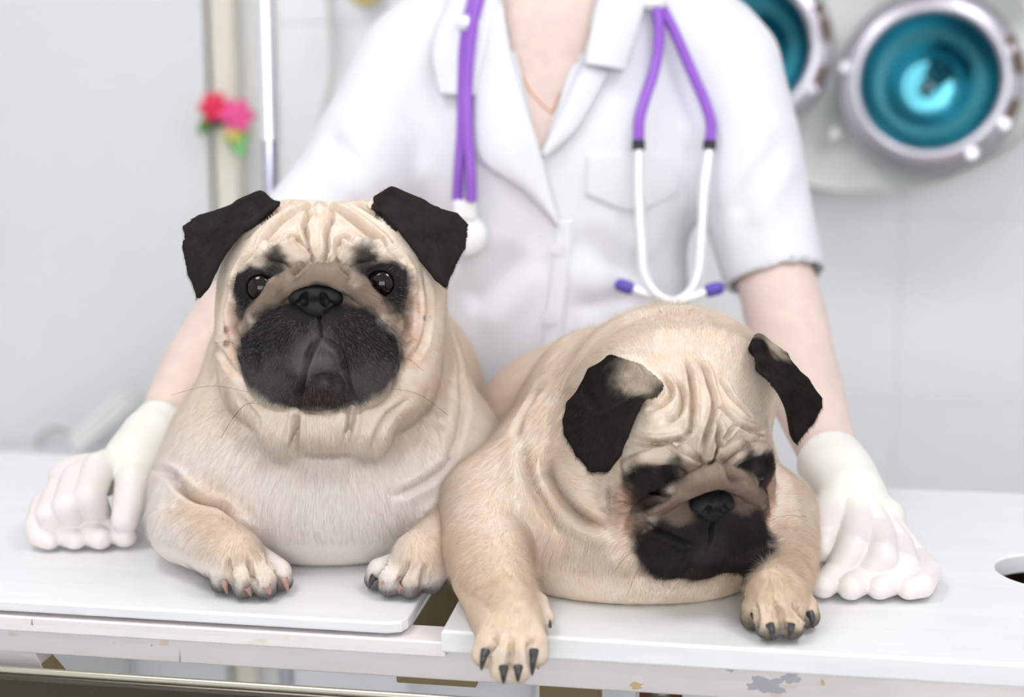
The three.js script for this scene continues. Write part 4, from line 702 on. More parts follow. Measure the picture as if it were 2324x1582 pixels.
{ // -------- right pug, head hanging, one paw over the table edge
  const base = [0.07, 0.9, -1.0];
  const HR = mulM(CAMR, rotM(25 * Math.PI / 180, 14 * Math.PI / 180, 4 * Math.PI / 180)), S2 = 0.83 / 3090;
  const eyeMid = [0.1344, 0.9996, -0.9178], off = apM(HR, [0, 41, 20]);
  const H = frame([0, 1, 2].map((i) => eyeMid[i] - off[i] * S2), HR, S2);
  const eyes = [[-137, 36, 2], [137, 46, 2]], eyeR = 41;
  const U = 1 / 3090;
  const earPrims = [
    ...pugEar([0.0644, 1.0429, -0.9254], [[0.099, 1.0597, -0.9426], [0.0869, 1.0718, -0.9488], [0.0703, 1.0783, -0.9581], [0.0548, 1.0695, -0.9606], [0.0497, 1.055, -0.9651], [0.0406, 1.0451, -0.9583], [0.037, 1.0349, -0.9463], [0.0373, 1.0279, -0.9349], [0.0447, 1.0173, -0.9178], [0.054, 1.0086, -0.9082], [0.0651, 1.0105, -0.9034], [0.0728, 1.0211, -0.9033], [0.0783, 1.0333, -0.9064], [0.0874, 1.0511, -0.9167]], 0.85 * U),
    ...pugEar([0.1931, 1.0621, -0.9308], [[0.173, 1.0861, -0.9503], [0.1794, 1.0893, -0.9762], [0.1964, 1.0786, -0.9693], [0.2114, 1.0626, -0.9563], [0.2191, 1.0509, -0.9461], [0.2179, 1.0459, -0.9401], [0.2114, 1.0373, -0.9315], [0.1976, 1.025, -0.9223], [0.1935, 1.0319, -0.9184], [0.191, 1.0446, -0.9176], [0.1856, 1.0581, -0.92], [0.1774, 1.0697, -0.9271], [0.1707, 1.0744, -0.935]], 0.85 * U),
  ];
  const earD = makeSDF([{ k: 0.002, prims: earPrims.map((p) => ({ ...p })) }]);
  const groups = [
    { k: 0.03, prims: [
      E([0.0945, 0.9365, -1.0102], [0.112, 0.08, 0.085], 0.03), E([0.054, 0.9614, -1.1771], [0.092, 0.085, 0.14], 0.05), E([0.0657, 0.9842, -1.0491], [0.068, 0.1, 0.066], 0.04),
      E([0.1537, 0.9689, -1.0261], [0.05, 0.085, 0.06], 0.03), E([0.0078, 0.9566, -1.0137], [0.036, 0.055, 0.045], 0.03), E([0.1967, 0.9442, -0.9913], [0.025, 0.036, 0.036], 0.02),
      C([[0.0587, 1.0289, -1.057, 0.03], [0.0382, 0.9996, -1.0163, 0.034], [0.0456, 0.9732, -0.9862, 0.03], [0.0738, 0.9532, -0.9624, 0.026], [0.1083, 0.9452, -0.9508, 0.022]], 0.012),
    ] },
    { k: 0.012, prims: [
      C([[-0.0125, 0.9544, -1.0032, 0.044], [-0.0175, 0.9388, -0.9599, 0.034], [-0.0144, 0.9289, -0.9256, 0.0295], [-0.0061, 0.9158, -0.8949, 0.0255], [-0.0012, 0.9103, -0.8644, 0.0235]], 0.006),
      C([[0.201, 0.9524, -0.9927, 0.03], [0.1974, 0.9373, -0.9596, 0.0275], [0.1894, 0.9265, -0.9231, 0.024], [0.1827, 0.9235, -0.8939, 0.0215], [0.1813, 0.92, -0.8846, 0.017]], 0.006),
      C([[0.0161, 0.9135, -0.8924, 0.012], [0.0223, 0.9107, -0.8858, 0.007]], 0.006),
    ] },
    { k: 0.0022, prims: [
      C([[-0.0099, 0.9151, -0.8562, 0.0102], [-0.0157, 0.9068, -0.8486, 0.0098], [-0.018, 0.9006, -0.8465, 0.0092]], 0.0008), C([[-0.0041, 0.9127, -0.8507, 0.0102], [-0.0058, 0.903, -0.8408, 0.0098], [-0.006, 0.8941, -0.8382, 0.0092]], 0.0008),
      C([[0.0029, 0.9127, -0.8507, 0.0102], [0.004, 0.903, -0.8408, 0.0098], [0.0043, 0.8941, -0.8382, 0.0092]], 0.0008), C([[0.0093, 0.9151, -0.8562, 0.0102], [0.0142, 0.9079, -0.8488, 0.0098], [0.0151, 0.9012, -0.8466, 0.0092]], 0.0008),
      C([[0.1789, 0.919, -0.8923, 0.0105], [0.1682, 0.9138, -0.896, 0.0093], [0.1656, 0.9088, -0.8907, 0.0084]], 0.0008),
      C([[0.181, 0.919, -0.894, 0.0105], [0.1737, 0.916, -0.877, 0.0093], [0.1731, 0.9088, -0.8705, 0.0084]], 0.0008),
      C([[0.1841, 0.919, -0.894, 0.0105], [0.1874, 0.916, -0.877, 0.0093], [0.1882, 0.9088, -0.8705, 0.0084]], 0.0008),
      C([[0.1868, 0.919, -0.8957, 0.0105], [0.202, 0.9138, -0.8977, 0.0093], [0.2041, 0.9088, -0.8923, 0.0084]], 0.0008),
    ] },
    { k: 0.012, prims: [E([0.121, 1.041, -1.0083], [0.066, 0.068, 0.07], 0.02), E([0.0877, 1.0394, -1.008], [0.046, 0.05, 0.05], 0.03), E([0.1593, 1.0426, -1.0086], [0.036, 0.046, 0.05], 0.03),
      ...inFrame(H, [E([0, 85, -110], [205, 130, 130], 60), ...mir((s) => [E([s * 135, -50, -130], [110, 170, 130], 60), E([s * 190, -60, -110], [55, 130, 100], 14)]), E([0, -40, -40], [150, 130, 100], 60), ...pugFace(22, 1.18),
        ...eyes.map((e) => E([e[0], e[1], e[2]], [45, 45, 45], 9)), ...eyes.map((e, i) => E([e[0] + (i ? -3 : 3), e[1] - 8, e[2] + 40], [27, 10, 34], 6, -1))])] },
    { k: 0.0035, prims: earPrims },
  ];
  const headMarks = pugMarks(1);
  const isEar = (p) => p[1] > 0.95 && earD(p[0], p[1], p[2]) < 0.0022;
  const ze = (x) => -0.899 + (x + 0.0558) * Math.tan(8.8 * Math.PI / 180) + 0.0085;
  const eb = [0.0888, 1.0656, -0.9477], eb2 = [0.1868, 1.0792, -0.9745];
  const color = (p) => {
    const q = H.into(p), n = fbm(p[0] * 150 + 40, p[1] * 150 + 40, p[2] * 150 + 40);
    let c = mix3(COAT.fawn, COAT.pale, sstep(0.25, 0.75, n) * 0.45);
    c = mix3(c, COAT.warm, 0.5 * (1 - sstep(0.94, 0.97, p[1])) * sstep(0.9, 0.92, p[1]) * sstep(-1.02, -0.97, p[2]) * (1 - sstep(0.02, 0.06, Math.min(Math.abs(p[0] + 0.02), Math.abs(p[0] - 0.185)))));
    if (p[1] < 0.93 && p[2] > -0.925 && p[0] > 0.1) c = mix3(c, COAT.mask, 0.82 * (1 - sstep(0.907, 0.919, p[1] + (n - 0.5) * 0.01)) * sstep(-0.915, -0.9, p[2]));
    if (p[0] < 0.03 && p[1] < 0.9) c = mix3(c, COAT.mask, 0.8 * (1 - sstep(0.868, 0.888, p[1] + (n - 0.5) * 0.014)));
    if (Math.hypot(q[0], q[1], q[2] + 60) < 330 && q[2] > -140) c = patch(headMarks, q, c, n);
    const dl = Math.min(Math.hypot(p[0] - eb[0], p[1] - eb[1], p[2] - eb[2]), Math.hypot(p[0] - eb2[0], p[1] - eb2[1], p[2] - eb2[2]));
    if (isEar(p)) c = mix3(COAT.ear, COAT.fawn, 0.02 + 0.5 * (1 - sstep(0.008, 0.024, dl + (n - 0.5) * 0.014)));
    return c;
  };
  const furOpt = {
    stop: (q) => q[1] < 0.9006 && q[2] < ze(q[0]) + 0.001,
    density: (p, n) => { const facing = -(n[0] * p[0] + n[1] * (p[1] - 1.25) + n[2] * p[2]) / Math.hypot(p[0], p[1] - 1.25, p[2]); const q = H.into(p); const hd = Math.hypot(q[0], q[1] - 60, q[2] + 80) < 360 ? 1.6 : 1; return hd * (facing > -0.25 ? 1 : 0.12); },
    style: (p, n) => {
      const q = H.into(p), c = color(p), rHead = Math.hypot(q[0], q[1] - 70, q[2] + 100);
      if (eyes.some((e) => Math.hypot(q[0] - e[0], q[1] - e[1], q[2] - e[2]) < 46 && q[2] > e[2] + 4 && q[1] < e[1] + 4)) return null;
      if (Math.abs(q[0] + 3) < 58 && q[1] > -35 && q[1] < 46 && q[2] > 70) return null;
      if (isEar(p)) return { len: 0.0048, dir: [q[0] > 0 ? 0.5 : -0.4, -1, 0.35], lift: 0.16, mess: 0.35, width: 0.00016, col: c };
      if (p[1] > 0.95 && earD(p[0], p[1], p[2]) < 0.0045) return null;
      const t = sstep(270, 400, rHead), muz = q[1] < 40 && Math.abs(q[0]) < 185 && q[2] > 0 && t < 0.5, v = [q[0], q[1] - 20 + (muz ? -30 : 0), q[2] - 140], vl = Math.hypot(v[0], v[1], v[2]), hd = apM(H.m, v), dk = c[0] < 0.06;
      const low = p[1] < 0.93 && p[2] > -0.98, bd = low ? [0, -0.7, 0.8] : [(p[0] - base[0]) * 3, -1, -0.1];
      return {
        len: lerp(muz ? 0.0035 : 0.0046, low ? 0.0045 : 0.0096, t), dir: [0, 1, 2].map((i) => lerp(hd[i] / vl, bd[i], t)), lift: lerp(muz ? 0.27 : 0.21, 0.19, t), mess: lerp(0.3, 0.48, t), width: lerp(0.00013, 0.00016, t),
        col: dk && t < 0.5 && rnd() < 0.05 ? COAT.brown : rnd() < 0.025 * t ? mix3(c, COAT.brown, 0.35) : c, tip: dk ? COAT.grey : COAT.pale, tipAmt: dk ? 0.1 : 0.55,
      };
    },
  };
  const dog = buildDog({
    label: 'smaller fawn pug hanging its head, one paw over the table edge', base, groups, head: H, cell: FINE, fineAt: [0, 40, -100], fineR: 370, lo: [-0.1, 0.84, -1.4], hi: [0.26, 1.16, -0.81],
    floor: (x, y, z) => -Math.max(y - 0.9004, z - ze(x)), curves: CURVES2, smooth: (x, y, z) => y < 0.94 ? 0 : 1 - sstep(0.0006, 0.003, earD(x, y, z)), lump: (x, y, z) => (fbm(x * 28, y * 28, z * 28) - 0.5) * 0.0022, color, hairs: HAIRS, fur: furOpt, furLabel: 'short fawn and black coat',
  });
  for (const e of eyes) { const o = part('eye', new THREE.SphereGeometry(eyeR * H.s, 40, 28), M.eye, dog, 'lowered dark eye'), c = H.out(e); o.position.set(c[0] - base[0], c[1] - base[1], c[2] - base[2]); }
  pugNose(H, dog, base, 14);
  whiskers(H, [[[140, -120, 50], [290, -90, 40]], [[145, -140, 45], [330, -240, 40]], [[140, -160, 45], [250, -250, 50]], [[130, -175, 50], [200, -290, 60]], [[120, -190, 50], [165, -280, 70]], [[-150, -150, 40], [-250, -200, 60]], [[-140, -180, 40], [-200, -270, 60]]], dog, base);
  for (const [a, b] of [[[-0.0172, 0.9062, -0.8383], [-0.02, 0.8954, -0.8324]], [[-0.0054, 0.8988, -0.8299], [-0.0054, 0.8886, -0.8271]], [[0.004, 0.8988, -0.8299], [0.0037, 0.8897, -0.8273]], [[0.0143, 0.9067, -0.8384], [0.0131, 0.892, -0.8318]], [[0.0223, 0.913, -0.8863], [0.0264, 0.905, -0.8808]],
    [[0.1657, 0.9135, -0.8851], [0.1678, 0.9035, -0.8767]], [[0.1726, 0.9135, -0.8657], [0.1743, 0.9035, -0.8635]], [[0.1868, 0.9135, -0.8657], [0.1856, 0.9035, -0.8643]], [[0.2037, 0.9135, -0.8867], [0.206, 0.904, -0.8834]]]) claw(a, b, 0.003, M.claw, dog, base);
}

// ---------------------------------------------------------------- vet behind the table
const vetBase = [0.04, 0, -1.5];
const vet = thing('person', 'person in a white short-sleeved shirt and white gloves, standing behind both pugs', 'person', vetBase);
M.skin = phys(0xe4d1c9, 0.55, { map: texture(256, (u, v) => { const n = 0.94 + 0.06 * fbm(u * 30, v * 30, 2); return [n, n * 0.985, n * 0.975]; }), sheen: 0.2, sheenColor: new THREE.Color(0xffe4d8) });
M.cloth = std(0xe1e1e7, 0.85, { bumpMap: texture(256, (u, v) => { const g = 0.5 + 0.5 * Math.sin(u * 402) * Math.sin(v * 402); return [g, g, g]; }, false), bumpScale: 0.00015 });
M.trouser = std(0xdfe3e8, 0.85);
M.latex = phys(0xffffff, 0.42, { vertexColors: true, clearcoat: 0.15, clearcoatRoughness: 0.5 });
function worldUV(g, s = 4) { const p = g.attributes.position, uv = new Float32Array(p.count * 2); for (let i = 0; i < p.count; i++) { uv[2 * i] = p.getX(i) * s; uv[2 * i + 1] = p.getY(i) * s; } g.setAttribute('uv', new THREE.BufferAttribute(uv, 2)); return g; }
const armR = [[0.2267, 1.2915, -1.479, 0.05], [0.2509, 1.1753, -1.428, 0.042], [0.2664, 1.0961, -1.3938, 0.0385], [0.274, 1.0515, -1.3554, 0.0405], [0.2746, 1.0192, -1.3091, 0.039], [0.2732, 0.9914, -1.2331, 0.034], [0.2696, 0.9705, -1.1482, 0.0265], [0.2673, 0.9591, -1.0954, 0.0225], [0.2674, 0.9522, -1.0536, 0.021]];
const armL = [[-0.1112, 1.2915, -1.479, 0.05], [-0.1652, 1.1849, -1.4196, 0.042], [-0.2297, 1.0963, -1.3532, 0.038], [-0.2743, 1.0483, -1.3041, 0.0375], [-0.2924, 1.0155, -1.2374, 0.033], [-0.3003, 0.9922, -1.1825, 0.026], [-0.3055, 0.9761, -1.1492, 0.0225], [-0.3147, 0.9618, -1.1213, 0.021]];
const torso = (t) => [
  E([0.0444, 1.2146, -1.4908], [0.155 + t, 0.19, 0.098 + t], 0.04), E([0.0444, 1.0124, -1.4552], [0.142 + t, 0.2, 0.092 + t], 0.06), E([0.0447, 1.3184, -1.5193], [0.145 + t, 0.075 + t, 0.08 + t], 0.05),
  E([-0.0242, 1.1926, -1.4514], [0.062 + t, 0.075, 0.06 + t], 0.05), E([0.1156, 1.1926, -1.4514], [0.062 + t, 0.075, 0.06 + t], 0.05),
  C([[-0.0776, 1.3253, -1.5154, 0.048 + t], [0.0448, 1.3614, -1.5319, 0.05 + t], [0.2098, 1.3253, -1.5154, 0.048 + t]], 0.05),
];
// hands: metacarpals and bent fingers
const handR = [
  ...[[[0.2648, 0.9413, -1.006, 0.0135], [0.2527, 0.9325, -0.9689, 0.0128], [0.2414, 0.9135, -0.9665, 0.0116], [0.2272, 0.9105, -0.9492, 0.0096]], [[0.2807, 0.9337, -1.0046, 0.0135], [0.272, 0.9293, -0.9612, 0.0128], [0.2603, 0.9125, -0.9606, 0.0116], [0.2462, 0.9105, -0.9455, 0.0096]],
    [[0.2973, 0.9221, -1.0077, 0.0125], [0.2903, 0.9199, -0.9646, 0.0118], [0.2781, 0.912, -0.9544, 0.0109], [0.2674, 0.9098, -0.9465, 0.009]], [[0.3134, 0.9097, -1.0106, 0.0112], [0.3103, 0.9121, -0.9734, 0.0105], [0.2988, 0.911, -0.9497, 0.0099], [0.2889, 0.9092, -0.9463, 0.0085]]].map((f) => C([[0.269, 0.9501, -1.0482, 0.019], ...f.map((q) => [q[0], q[1], q[2], q[3] * 0.92])], 0.0012)),
];
const palmR = [E([0.2794, 0.9382, -1.0359], [0.03, 0.016, 0.022], 0.01), C([[0.2644, 0.9501, -1.0482, 0.017], [0.2451, 0.9417, -1.0162, 0.0145], [0.2368, 0.933, -0.9913, 0.0125], [0.2336, 0.9274, -0.9822, 0.01]], 0.006)];
const handL = [
  ...[[[-0.3415, 0.9615, -1.0908, 0.014], [-0.3414, 0.9459, -1.0626, 0.0134], [-0.3414, 0.915, -1.087, 0.0122], [-0.3154, 0.9105, -1.0667, 0.0099]], [[-0.3597, 0.9522, -1.0891, 0.0136], [-0.3588, 0.9385, -1.0613, 0.013], [-0.3587, 0.914, -1.0793, 0.0118], [-0.3338, 0.9105, -1.0609, 0.0097]],
    [[-0.3763, 0.9404, -1.0921, 0.0126], [-0.3751, 0.9304, -1.065, 0.0118], [-0.3727, 0.913, -1.0729, 0.0108], [-0.3539, 0.9098, -1.0608, 0.009]], [[-0.3901, 0.9281, -1.095, 0.0112], [-0.3883, 0.92, -1.0733, 0.0103], [-0.3837, 0.9115, -1.0648, 0.0098], [-0.3752, 0.9092, -1.0604, 0.0085]]].map((f) => C([[-0.3184, 0.9596, -1.1179, 0.019], ...f.map((q) => [q[0], q[1], q[2], q[3] * 0.92])], 0.0012)),
];
const palmL = [E([-0.3546, 0.9497, -1.109], [0.034, 0.018, 0.024], 0.01), C([[-0.3115, 0.9575, -1.1155, 0.018], [-0.312, 0.9514, -1.089, 0.0152], [-0.312, 0.9372, -1.0733, 0.0132], [-0.3139, 0.9255, -1.0651, 0.0108]], 0.006)];
const grow = (prims, t) => prims.map((p) => p.t === 1 ? C(p.pts.map((q) => [q[0], q[1], q[2], q[3] + t]), p.k) : E(p.c, p.r.map((r) => r + t), p.k));
{ // skin: head, neck, chest, arms and hands in one surface
  const F = frame([0.0361, 1.5029, -1.4959], rotM(0.05, 0.03, 0), 1);
  const head = inFrame(F, [E([0, 0.03, -0.01], [0.077, 0.1, 0.094]), E([0, -0.045, 0.012], [0.058, 0.075, 0.07], 0.03), E([0, -0.095, 0.048], [0.022, 0.018, 0.02], 0.03), C([[0, 0.015, 0.075, 0.009], [0, -0.03, 0.098, 0.0125]], 0.014), E([0, -0.062, 0.076], [0.024, 0.01, 0.012], 0.01),
    ...[-1, 1].flatMap((s) => [E([s * 0.079, -0.005, -0.012], [0.009, 0.03, 0.018], 0.006), E([s * 0.032, 0.012, 0.083], [0.019, 0.011, 0.012], 0.008, -1), E([s * 0.034, -0.03, 0.062], [0.026, 0.022, 0.02], 0.02)])]);
  const groups = [{ k: 0.02, prims: torso(-0.01) }, { k: 0.03, prims: [C([[0.0419, 1.3272, -1.5056, 0.062], [0.0397, 1.3685, -1.5027, 0.051], [0.0385, 1.4232, -1.5022, 0.05], [0.0373, 1.4725, -1.5007, 0.052]], 0.03)] }, { k: 0.02, prims: head }, { k: 0.03, prims: [C(armR, 0.02), C(armL, 0.02)] }, { k: 0.012, prims: [...grow(palmR, -0.0012), ...grow(palmL, -0.0012)] }, { k: 0.0014, prims: [...grow(handR, -0.0014), ...grow(handL, -0.0014)] },
    { k: 0.06, prims: [E([0.045, 0.93, -1.52], [0.16, 0.14, 0.1], 0.05), C([[-0.04, 0.85, -1.52, 0.08], [-0.05, 0.45, -1.51, 0.055], [-0.055, 0.06, -1.53, 0.036]], 0.03), C([[0.13, 0.85, -1.52, 0.08], [0.14, 0.45, -1.51, 0.055], [0.145, 0.06, -1.53, 0.036]], 0.03), C([[-0.055, 0.045, -1.53, 0.034], [-0.06, 0.035, -1.4, 0.026]], 0.02), C([[0.145, 0.045, -1.53, 0.034], [0.15, 0.035, -1.4, 0.026]], 0.02)] }];
  const m = meshSDF(makeSDF(groups), [-0.42, -0.01, -1.68], [0.4, 1.66, -0.95], 0.0045);
  part('body', local(worldUV(geo(m.P, m.idx)), vetBase), M.skin, vet, 'pale skin of neck and forearms');
  for (const s of [-1, 1]) { const c = F.out([s * 0.032, 0.012, 0.07]); const o = part('eye', new THREE.SphereGeometry(0.0118, 24, 16), phys(0x3b2a20, 0.1, { clearcoat: 1 }), vet); o.position.set(c[0] - vetBase[0], c[1] - vetBase[1], c[2] - vetBase[2]); }
  const hairF = makeSDF([{ k: 0.02, prims: inFrame(F, [E([0, 0.05, -0.028], [0.086, 0.1, 0.096]), E([0, -0.02, -0.085], [0.055, 0.07, 0.045], 0.03), E([0, -0.01, 0.075], [0.062, 0.085, 0.05], 0.02, -1)]) }]);
  const hm = meshSDF(hairF, F.out([-0.11, -0.12, -0.16]), F.out([0.11, 0.17, 0.11]), 0.004); part('hair', local(geo(hm.P, hm.idx), vetBase), std(0x5c4330, 0.6), vet, 'brown hair tied back');
  // trousers and shoes, behind the table
  const tr = makeSDF([{ k: 0.05, prims: [E([0.045, 0.92, -1.52], [0.168, 0.13, 0.108], 0.05), C([[-0.04, 0.85, -1.52, 0.09], [-0.05, 0.45, -1.51, 0.07], [-0.055, 0.09, -1.53, 0.058]], 0.03), C([[0.13, 0.85, -1.52, 0.09], [0.14, 0.45, -1.51, 0.07], [0.145, 0.09, -1.53, 0.058]], 0.03)] }]);
  const tm = meshSDF((x, y, z) => Math.max(tr(x, y, z), 0.06 - y), [-0.2, 0.0, -1.68], [0.29, 1.06, -1.36], 0.006); part('trousers', local(geo(tm.P, tm.idx), vetBase), M.trouser, vet);
  for (const x of [-0.058, 0.148]) { const sh = makeSDF([{ k: 0.03, prims: [C([[x, 0.05, -1.54, 0.046], [x, 0.04, -1.38, 0.036]], 0.02)] }]); const q = meshSDF((a, b, c) => Math.max(sh(a, b, c), 0.002 - b), [x - 0.07, -0.01, -1.62], [x + 0.07, 0.12, -1.32], 0.004); part('shoe', local(geo(q.P, q.idx), vetBase), std(0xf0f0f0, 0.5), vet); }
}
// shirt
const hemR = [[0.2683, 1.1135, -1.4019], [0.2709, 1.0789, -1.3856]], hemL = [[-0.2071, 1.1243, -1.3835], [-0.2306, 1.0935, -1.3578]];
const dirOf = (a, b) => { const d = [b[0] - a[0], b[1] - a[1], b[2] - a[2]], l = Math.hypot(...d); return d.map((x) => x / l); };
const sleeve = (p) => C([[p[0][0], p[0][1], p[0][2], 0.059], [p[1][0], p[1][1], p[1][2], 0.056], [p[2][0], p[2][1], p[2][2], 0.053]], 0.03);
const vA = [-0.0152, 1.3891, -1.4302], vB = [0.0287, 1.2082, -1.3983], vC = [0.0933, 1.3906, -1.4457];
const shirt0 = makeSDF([{ k: 0.02, prims: torso(0.006) }, { k: 0.035, prims: [sleeve(armR), sleeve(armL)] }]);
const creases = prepCurves([
  [0.011, 0.010, 0.5, [[0.1531, 1.2166, -1.415], [0.1953, 1.1939, -1.4211], [0.2166, 1.1541, -1.404]]], [0.010, 0.008, 0.5, [[0.2528, 1.2523, -1.4213], [0.233, 1.2169, -1.4049], [0.2143, 1.1854, -1.4095]]], [0.010, 0.008, 0.5, [[0.2671, 1.2171, -1.3948], [0.243, 1.1737, -1.377], [0.223, 1.1432, -1.3716]]],
  [0.011, 0.010, 0.5, [[-0.0915, 1.2166, -1.415], [-0.1241, 1.1894, -1.4204], [-0.1368, 1.1541, -1.404]]], [0.010, 0.009, 0.5, [[-0.164, 1.2478, -1.4205], [-0.1403, 1.2169, -1.4049], [-0.1187, 1.1943, -1.4111]]], [0.010, 0.008, 0.5, [[-0.1871, 1.2305, -1.387], [-0.1637, 1.2003, -1.3715], [-0.1472, 1.165, -1.3754]]],
  [0.014, 0.008, 0.4, [[0.0572, 1.1336, -1.3801], [0.0974, 1.0984, -1.3738], [0.152, 1.0795, -1.3807]]], [0.014, 0.009, 0.4, [[0.017, 1.116, -1.3769], [-0.0188, 1.0808, -1.3707], [-0.0504, 1.0529, -1.376]]], [0.012, 0.007, 0.4, [[0.0612, 1.0558, -1.3562], [0.1063, 1.0632, -1.3676], [0.161, 1.0574, -1.3768]]],
]);
{
  const cut = (h, x, y, z) => { const d = dirOf(h[0], h[1]); return (x - h[1][0]) * d[0] + (y - h[1][1]) * d[1] + (z - h[1][2]) * d[2]; };
  const inner = makeSDF([{ k: 0.01, prims: [C([[...hemR[0], 0.0415], [...hemR[1], 0.047], [0.2738, 1.0588, -1.3669, 0.048]], 0.01), C([[...hemL[0], 0.0415], [...hemL[1], 0.047], [-0.2533, 1.068, -1.333, 0.048]], 0.01)] }]);
  const nx1 = [vB[1] - vA[1], -(vB[0] - vA[0])], nx2 = [vC[1] - vB[1], -(vC[0] - vB[0])], n1 = Math.hypot(...nx1), n2 = Math.hypot(...nx2);
  const neck = makeSDF([{ k: 0.01, prims: [C([[0.0395, 1.3156, -1.4528, 0.06], [0.0394, 1.4417, -1.5055, 0.068]], 0.01)] }]);
  const f = (x, y, z) => {
    let d = shirt0(x, y, z);
    d = Math.max(d, 0.955 - y);
    const sR = cut(hemR, x, y, z), sL = cut(hemL, x, y, z);
    if (x > 0.2) d = Math.max(d, Math.min(sR, 0.05)); if (x < -0.12 && y < 1.25) d = Math.max(d, Math.min(sL, 0.05));
    d = Math.max(d, -inner(x, y, z));
    const e1 = ((x - vA[0]) * nx1[0] + (y - vA[1]) * nx1[1]) / n1, e2 = ((x - vB[0]) * nx2[0] + (y - vB[1]) * nx2[1]) / n2;
    const wedge = Math.max(e1, e2, -1.46 - z);
    d = Math.max(d, -wedge, -neck(x, y, z));
    return d;
  };
  const m = meshSDF(f, [-0.36, 0.94, -1.66], [0.4, 1.47, -1.25], 0.0036), g0 = geo(m.P, m.idx), n = g0.attributes.normal.array, P = m.P;
  for (let i = 0; i < P.length; i += 3) { const d = pressed(creases, P[i], P[i + 1], P[i + 2]) + (fbm(P[i] * 11 + 3, P[i + 1] * 7, P[i + 2] * 11) - 0.5) * 0.009; P[i] += n[i] * d; P[i + 1] += n[i + 1] * d; P[i + 2] += n[i + 2] * d; }
  part('shirt', local(worldUV(geo(P, m.idx), 6), vetBase), M.cloth, vet, 'white short-sleeved tunic shirt');
}
const surfZ = (x, y) => { let z = -1.2; for (let i = 0; i < 200; i++) { const d = shirt0(x, y, z); if (d < 0.0006) break; z -= d * 0.7; } return z; };
// cloth panel lying on the shirt between two edge lines
function panel(name, A, B, lift, th, label, parent = vet, roll = 0) {
  const ca = new THREE.CatmullRomCurve3(A.map(V)), cb = new THREE.CatmullRomCurve3(B.map(V)), nu = 16, nv = 30, P = [], I = [];
  for (const side of [1, 0]) for (let j = 0; j <= nv; j++) for (let i = 0; i <= nu; i++) {
    const a = ca.getPoint(j / nv), b = cb.getPoint(j / nv), u = i / nu, x = lerp(a.x, b.x, u), y = lerp(a.y, b.y, u), e = Math.sin(Math.PI * u);
    P.push(x, y, surfZ(x, y) + lift + roll * e + side * th);
  }
  const W1 = nu + 1, n = W1 * (nv + 1);
  for (let j = 0; j < nv; j++) for (let i = 0; i < nu; i++) { const a = j * W1 + i, b = a + 1, c = a + W1, d = c + 1; I.push(a, c, b, b, c, d, n + a, n + b, n + c, n + b, n + d, n + c); }
  const edge = (a, b) => I.push(a, b, n + a, b, n + b, n + a);
  for (let i = 0; i < nu; i++) { edge(i, i + 1); edge(nv * W1 + i + 1, nv * W1 + i); }
  for (let j = 0; j < nv; j++) { edge((j + 1) * W1, j * W1); edge(j * W1 + nu, (j + 1) * W1 + nu); }
  return part(name, local(worldUV(geo(P, I), 6), vetBase), M.cloth, parent, label);
}
panel('lapel', [[-0.0349, 1.3504, -1.4386], [-0.0385, 1.2669, -1.4086], [-0.0348, 1.2083, -1.3932], [0.0125, 1.1726, -1.3819], [0.0454, 1.1375, -1.3757]], [[-0.0109, 1.3638, -1.441], [0.0018, 1.2964, -1.4138], [0.0286, 1.2105, -1.3936], [0.0383, 1.1734, -1.382], [0.0472, 1.1428, -1.3766]], 0.004, 0.004, 'white lapel', vet, 0.004);
panel('lapel', [[0.072, 1.2975, -1.4191], [0.0619, 1.2788, -1.4107], [0.0447, 1.2413, -1.3991], [0.0295, 1.2105, -1.3936]], [[0.0972, 1.2895, -1.4177], [0.0852, 1.2677, -1.4088], [0.0616, 1.2303, -1.3971], [0.0339, 1.2057, -1.3928]], 0.004, 0.004, 'white lapel', vet, 0.003);
panel('collar', [[-0.0734, 1.2679, -1.424], [-0.0808, 1.3107, -1.4417], [-0.0611, 1.3753, -1.4734]], [[-0.0378, 1.2669, -1.4137], [-0.0258, 1.3147, -1.4323], [-0.0092, 1.379, -1.4639]], 0.008, 0.004, 'white collar', vet, 0.004);
panel('collar', [[0.072, 1.2975, -1.4191], [0.0797, 1.3326, -1.4355], [0.091, 1.379, -1.4639]], [[0.1129, 1.2913, -1.418], [0.126, 1.3281, -1.4347], [0.1425, 1.3799, -1.4743]], 0.010, 0.004, 'white collar', vet, 0.004);
panel('pocket', [[0.0753, 1.2082, -1.3983], [0.1246, 1.2104, -1.3987], [0.1704, 1.2077, -1.4134]], [[0.0735, 1.1693, -1.3914], [0.1219, 1.152, -1.3833], [0.1704, 1.1693, -1.4067]], 0.001, 0.003, 'white pocket flap');
panel('placket', [[0.0445, 1.1428, -1.3766], [0.04, 1.0902, -1.3673], [0.0311, 1.0288, -1.3565], [0.028, 0.9675, -1.3457]], [[0.0614, 1.1449, -1.377], [0.057, 1.0902, -1.3673], [0.0489, 1.0288, -1.3565], [0.0445, 0.9675, -1.3457]], 0.001, 0.003, 'white button placket');
for (const q of [[0.0362, 1.0465, -1.3647], [0.0447, 1.116, -1.3769]]) { const b = part('button', new THREE.CylinderGeometry(0.0065, 0.0065, 0.003, 24).rotateX(Math.PI / 2), std(0xe2dfe6, 0.4), vet); b.position.set(q[0] - vetBase[0], q[1] - vetBase[1], surfZ(q[0], q[1]) + 0.006 - vetBase[2]); }
